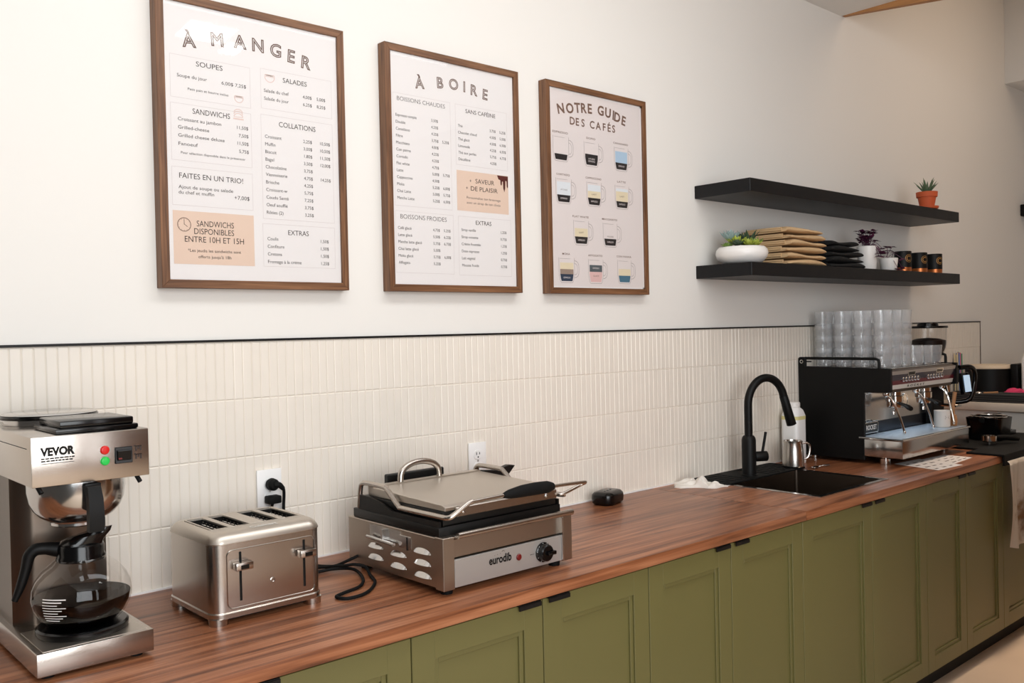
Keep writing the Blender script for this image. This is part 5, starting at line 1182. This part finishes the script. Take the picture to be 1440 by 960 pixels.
# ---- folded garments
def folded(name, x0, x1, y0, y1, z0, h, mat, seed, label, group, slump=0.0):
    rn = random.Random(seed); t = bmesh.new(); n, m_ = 30, 16; rg = []
    # cross section in y-z: folded edge rounded to the front, open edges at the back; swept along x
    for i in range(n+1):
        u = i/n; x = x0+(x1-x0)*u
        e = min(1.0, min(u, 1-u)*9)**0.5
        ring = []
        hh = h*(0.66+0.34*e); off = 0.003*math.sin(u*7+seed)
        for k in range(28):
            a = 2*PI*k/28; c_, s_ = math.cos(a), math.sin(a)
            yy = (y0+y1)/2+(y1-y0)/2*math.copysign(abs(c_)**0.45, c_)
            zz = z0+hh/2+hh/2*math.copysign(abs(s_)**0.6, s_)
            fr_ = (y1-yy)/(y1-y0)
            zz += (0.0030*(math.sin(u*5+seed*2.9+fr_*2.2)-1)*(0.4+fr_))*(1.0 if s_ > 0 else 0.0)
            yy += off+0.005*math.sin(u*5+seed*2.3)*(1 if c_ < 0 else 0)
            ring.append((x, yy, max(z0+(0.0 if s_ <= 0 else 0.004), zz)))
        rg.append(ring)
    b = B(); b.loft(rg, mat)
    # folded layers showing on the left end
    for q in (0.33, 0.62):
        b.tube([(x0-0.001, y0+0.03, z0+h*q), (x0-0.003, (y0+y1)/2, z0+h*q+0.001), (x0-0.001, y1-0.03, z0+h*q)], 0.0045, mat, 8, 3)
    o = obj(name, b, None, None, 60); return tag(stand(o, ((x0+x1)/2, (y0+y1)/2, z0)), label, 'folded shirt', group)
z = LS+0.0003; hs = [0.028, 0.027, 0.027, 0.027, 0.026, 0.026]
pos = ('at the bottom of the tan stack', 'second from the bottom of the tan stack', 'third from the bottom of the tan stack', 'third from the top of the tan stack', 'second from the top of the tan stack', 'on top of the tan stack')
rn = random.Random(9)
for k, h_ in enumerate(hs):
    dx_ = rn.uniform(-0.012, 0.012)
    folded('folded_shirt', 3.385+dx_, 3.695+dx_*0.5-0.006*k, -0.258+rn.uniform(0, 0.008), -0.030, z, h_, 'kraft_cloth', k+1, 'folded tan shirt '+pos[k], 'tan folded shirts'); z += h_+0.0002
z = LS+0.0003
pos = ('at the bottom of the black stack', 'second in the black stack', 'third in the black stack', 'fourth in the black stack', 'on top of the black stack')
for k, h_ in enumerate((0.026, 0.026, 0.025, 0.024, 0.024)):
    folded('folded_shirt', 3.735+0.006*k, 4.045-0.012*k, -0.255+0.004*k, -0.030, z, h_, 'black_cloth', k+20, 'folded black shirt '+pos[k], 'black folded shirts'); z += h_+0.0002
# ---- purple trailing plants in white pots
def purple(cx, cy, r, h, n, trail, seed, label, tall):
    rn = random.Random(seed); t = thing('potted_plant', label, 'potted plant', (cx, cy, LS))
    b = B(); b.lathe([(0.0, LS), (r*0.80, LS), (r*0.84, LS+0.003), (r, LS+h-0.002), (r-0.002, LS+h), (r-0.005, LS+h-0.002), (r*0.90, LS+h-0.014), (0.0, LS+h-0.014)], (cx, cy, 0), 'white_ceramic', 36); obj('pot', b, t)
    b = B(); b.lathe([(0.0, LS+h-0.010), (r*0.91, LS+h-0.0125)], (cx, cy, 0), 'soil', 24); obj('soil', b, t)
    s = B(); f = B()
    for k in range(n):
        a = rn.uniform(0, 2*PI); R = rn.uniform(0.01, r*1.1); hh = rn.uniform(0.25, 1.0)*tall
        tip = Vector((cx+math.cos(a)*R, cy+math.sin(a)*R*0.9, LS+h+hh))
        if k < trail:
            a = rn.uniform(-2.6, -0.2); tip = Vector((cx+math.cos(a)*(r+0.022), cy+math.sin(a)*(r+0.022), LS+h-rn.uniform(0.0, 0.06)))
        base = Vector((cx+rn.uniform(-1, 1)*r*0.4, cy+rn.uniform(-1, 1)*r*0.4, LS+h-0.012)); mid = (base+tip)/2+Vector((0, 0, 0.03 if k < trail else 0.0))
        s.tube([base, mid, tip], 0.0012, 'leaf_purple', 5, 3)
        for q in range(3):
            al = 2*PI*q/3+rn.uniform(0, 2); leaf(f, tip, (math.cos(al), math.sin(al), rn.uniform(-0.2, 0.4)), rn.uniform(0.020, 0.032), 0.024, 'leaf_purple', curl=rn.uniform(-0.3, 0.2), th=0.12, n=4)
    obj('stem', s, t); obj('foliage', f, t)
purple(4.150, -0.205, 0.047, 0.112, 40, 9, 3, 'white pot with bushy trailing purple-leaved plant', 0.075)
purple(4.345, -0.215, 0.044, 0.062, 7, 3, 8, 'short white pot with a few purple leaves, left of the black mugs', 0.06)
# ---- black mugs, a warm reflection painted as an orange-brown base
names = ('left one of three black mugs with orange-brown base reflection and gold emblem', 'middle one of three black mugs with orange-brown base reflection and gold emblem', 'right one of three black mugs with orange-brown base reflection and gold emblem')
def canister(loc, label):
    t = thing('travel_mug', label, 'mug', loc, 'black mugs with orange-brown base reflections')
    x, y, z = loc
    b = B(); b.lathe([(0.0388, z+0.0221), (0.0405, z+0.023), (0.0405, z+0.100), (0.0395, z+0.103), (0.037, z+0.103), (0.037, z+0.034), (0, z+0.034)], (x, y, 0), 'black_matte', 40); bd = obj('body', b, t)
    b = B(); b.lathe([(0.0, z), (0.037, z), (0.0395, z+0.003), (0.0405, z+0.022), (0.0, z+0.022)], (x, y, 0), 'copper_reflection', 40); obj('base', b, t)
    b = B(); rr_ = 0.0409; a0 = math.radians(-112)
    def cf(u, v, d): a = a0+u/rr_; return (x+rr_*math.cos(a), y+rr_*math.sin(a), z+0.066+v)
    ringarc(b, cf, 0, 0, 0.0175, 0.0195, 'gold_print', 32); ringarc(b, cf, 0, 0, 0.0095, 0.0130, 'gold_print', 24, 0.7, 2*PI-0.7); obj('emblem', b, bd)
    return t
cs = [(4.520, -0.205), (4.700, -0.205), (4.872, -0.208)]
for k, (x, y) in enumerate(cs): canister((x, y, LS), names[k])
# ---- aloe in terracotta on the upper shelf
ax_, ay_ = 4.760, -0.225
al = thing('potted_aloe', 'small spiky aloe in a terracotta pot on the upper shelf', 'potted plant', (ax_, ay_, US))
b = B(); b.lathe([(0.0, US), (0.050, US), (0.055, US+0.004), (0.057, US+0.013), (0.054, US+0.013), (0.050, US+0.006), (0.0, US+0.006)], (ax_, ay_, 0), 'terracotta', 36); obj('saucer', b, al)
b = B(); b.lathe([(0.0, US+0.0065), (0.034, US+0.0065), (0.0445, US+0.062), (0.0505, US+0.062), (0.0525, US+0.088), (0.048, US+0.088), (0.046, US+0.078), (0.0, US+0.078)], (ax_, ay_, 0), 'terracotta', 40); obj('pot', b, al)
b = B(); b.lathe([(0.0, US+0.084), (0.0465, US+0.081)], (ax_, ay_, 0), 'soil', 24); obj('soil', b, al)
b = B(); rn = random.Random(4)
for k in range(20):
    a = k*2.399; tl_ = 0.10+0.85*(1-k/20); leaf(b, (ax_+math.cos(a)*0.008, ay_+math.sin(a)*0.008, US+0.082), (math.cos(a)*tl_, math.sin(a)*tl_, 1), 0.060+0.026*rn.random(), 0.013, 'leaf_aloe', curl=-0.10, th=0.5)
obj('foliage', b, al)
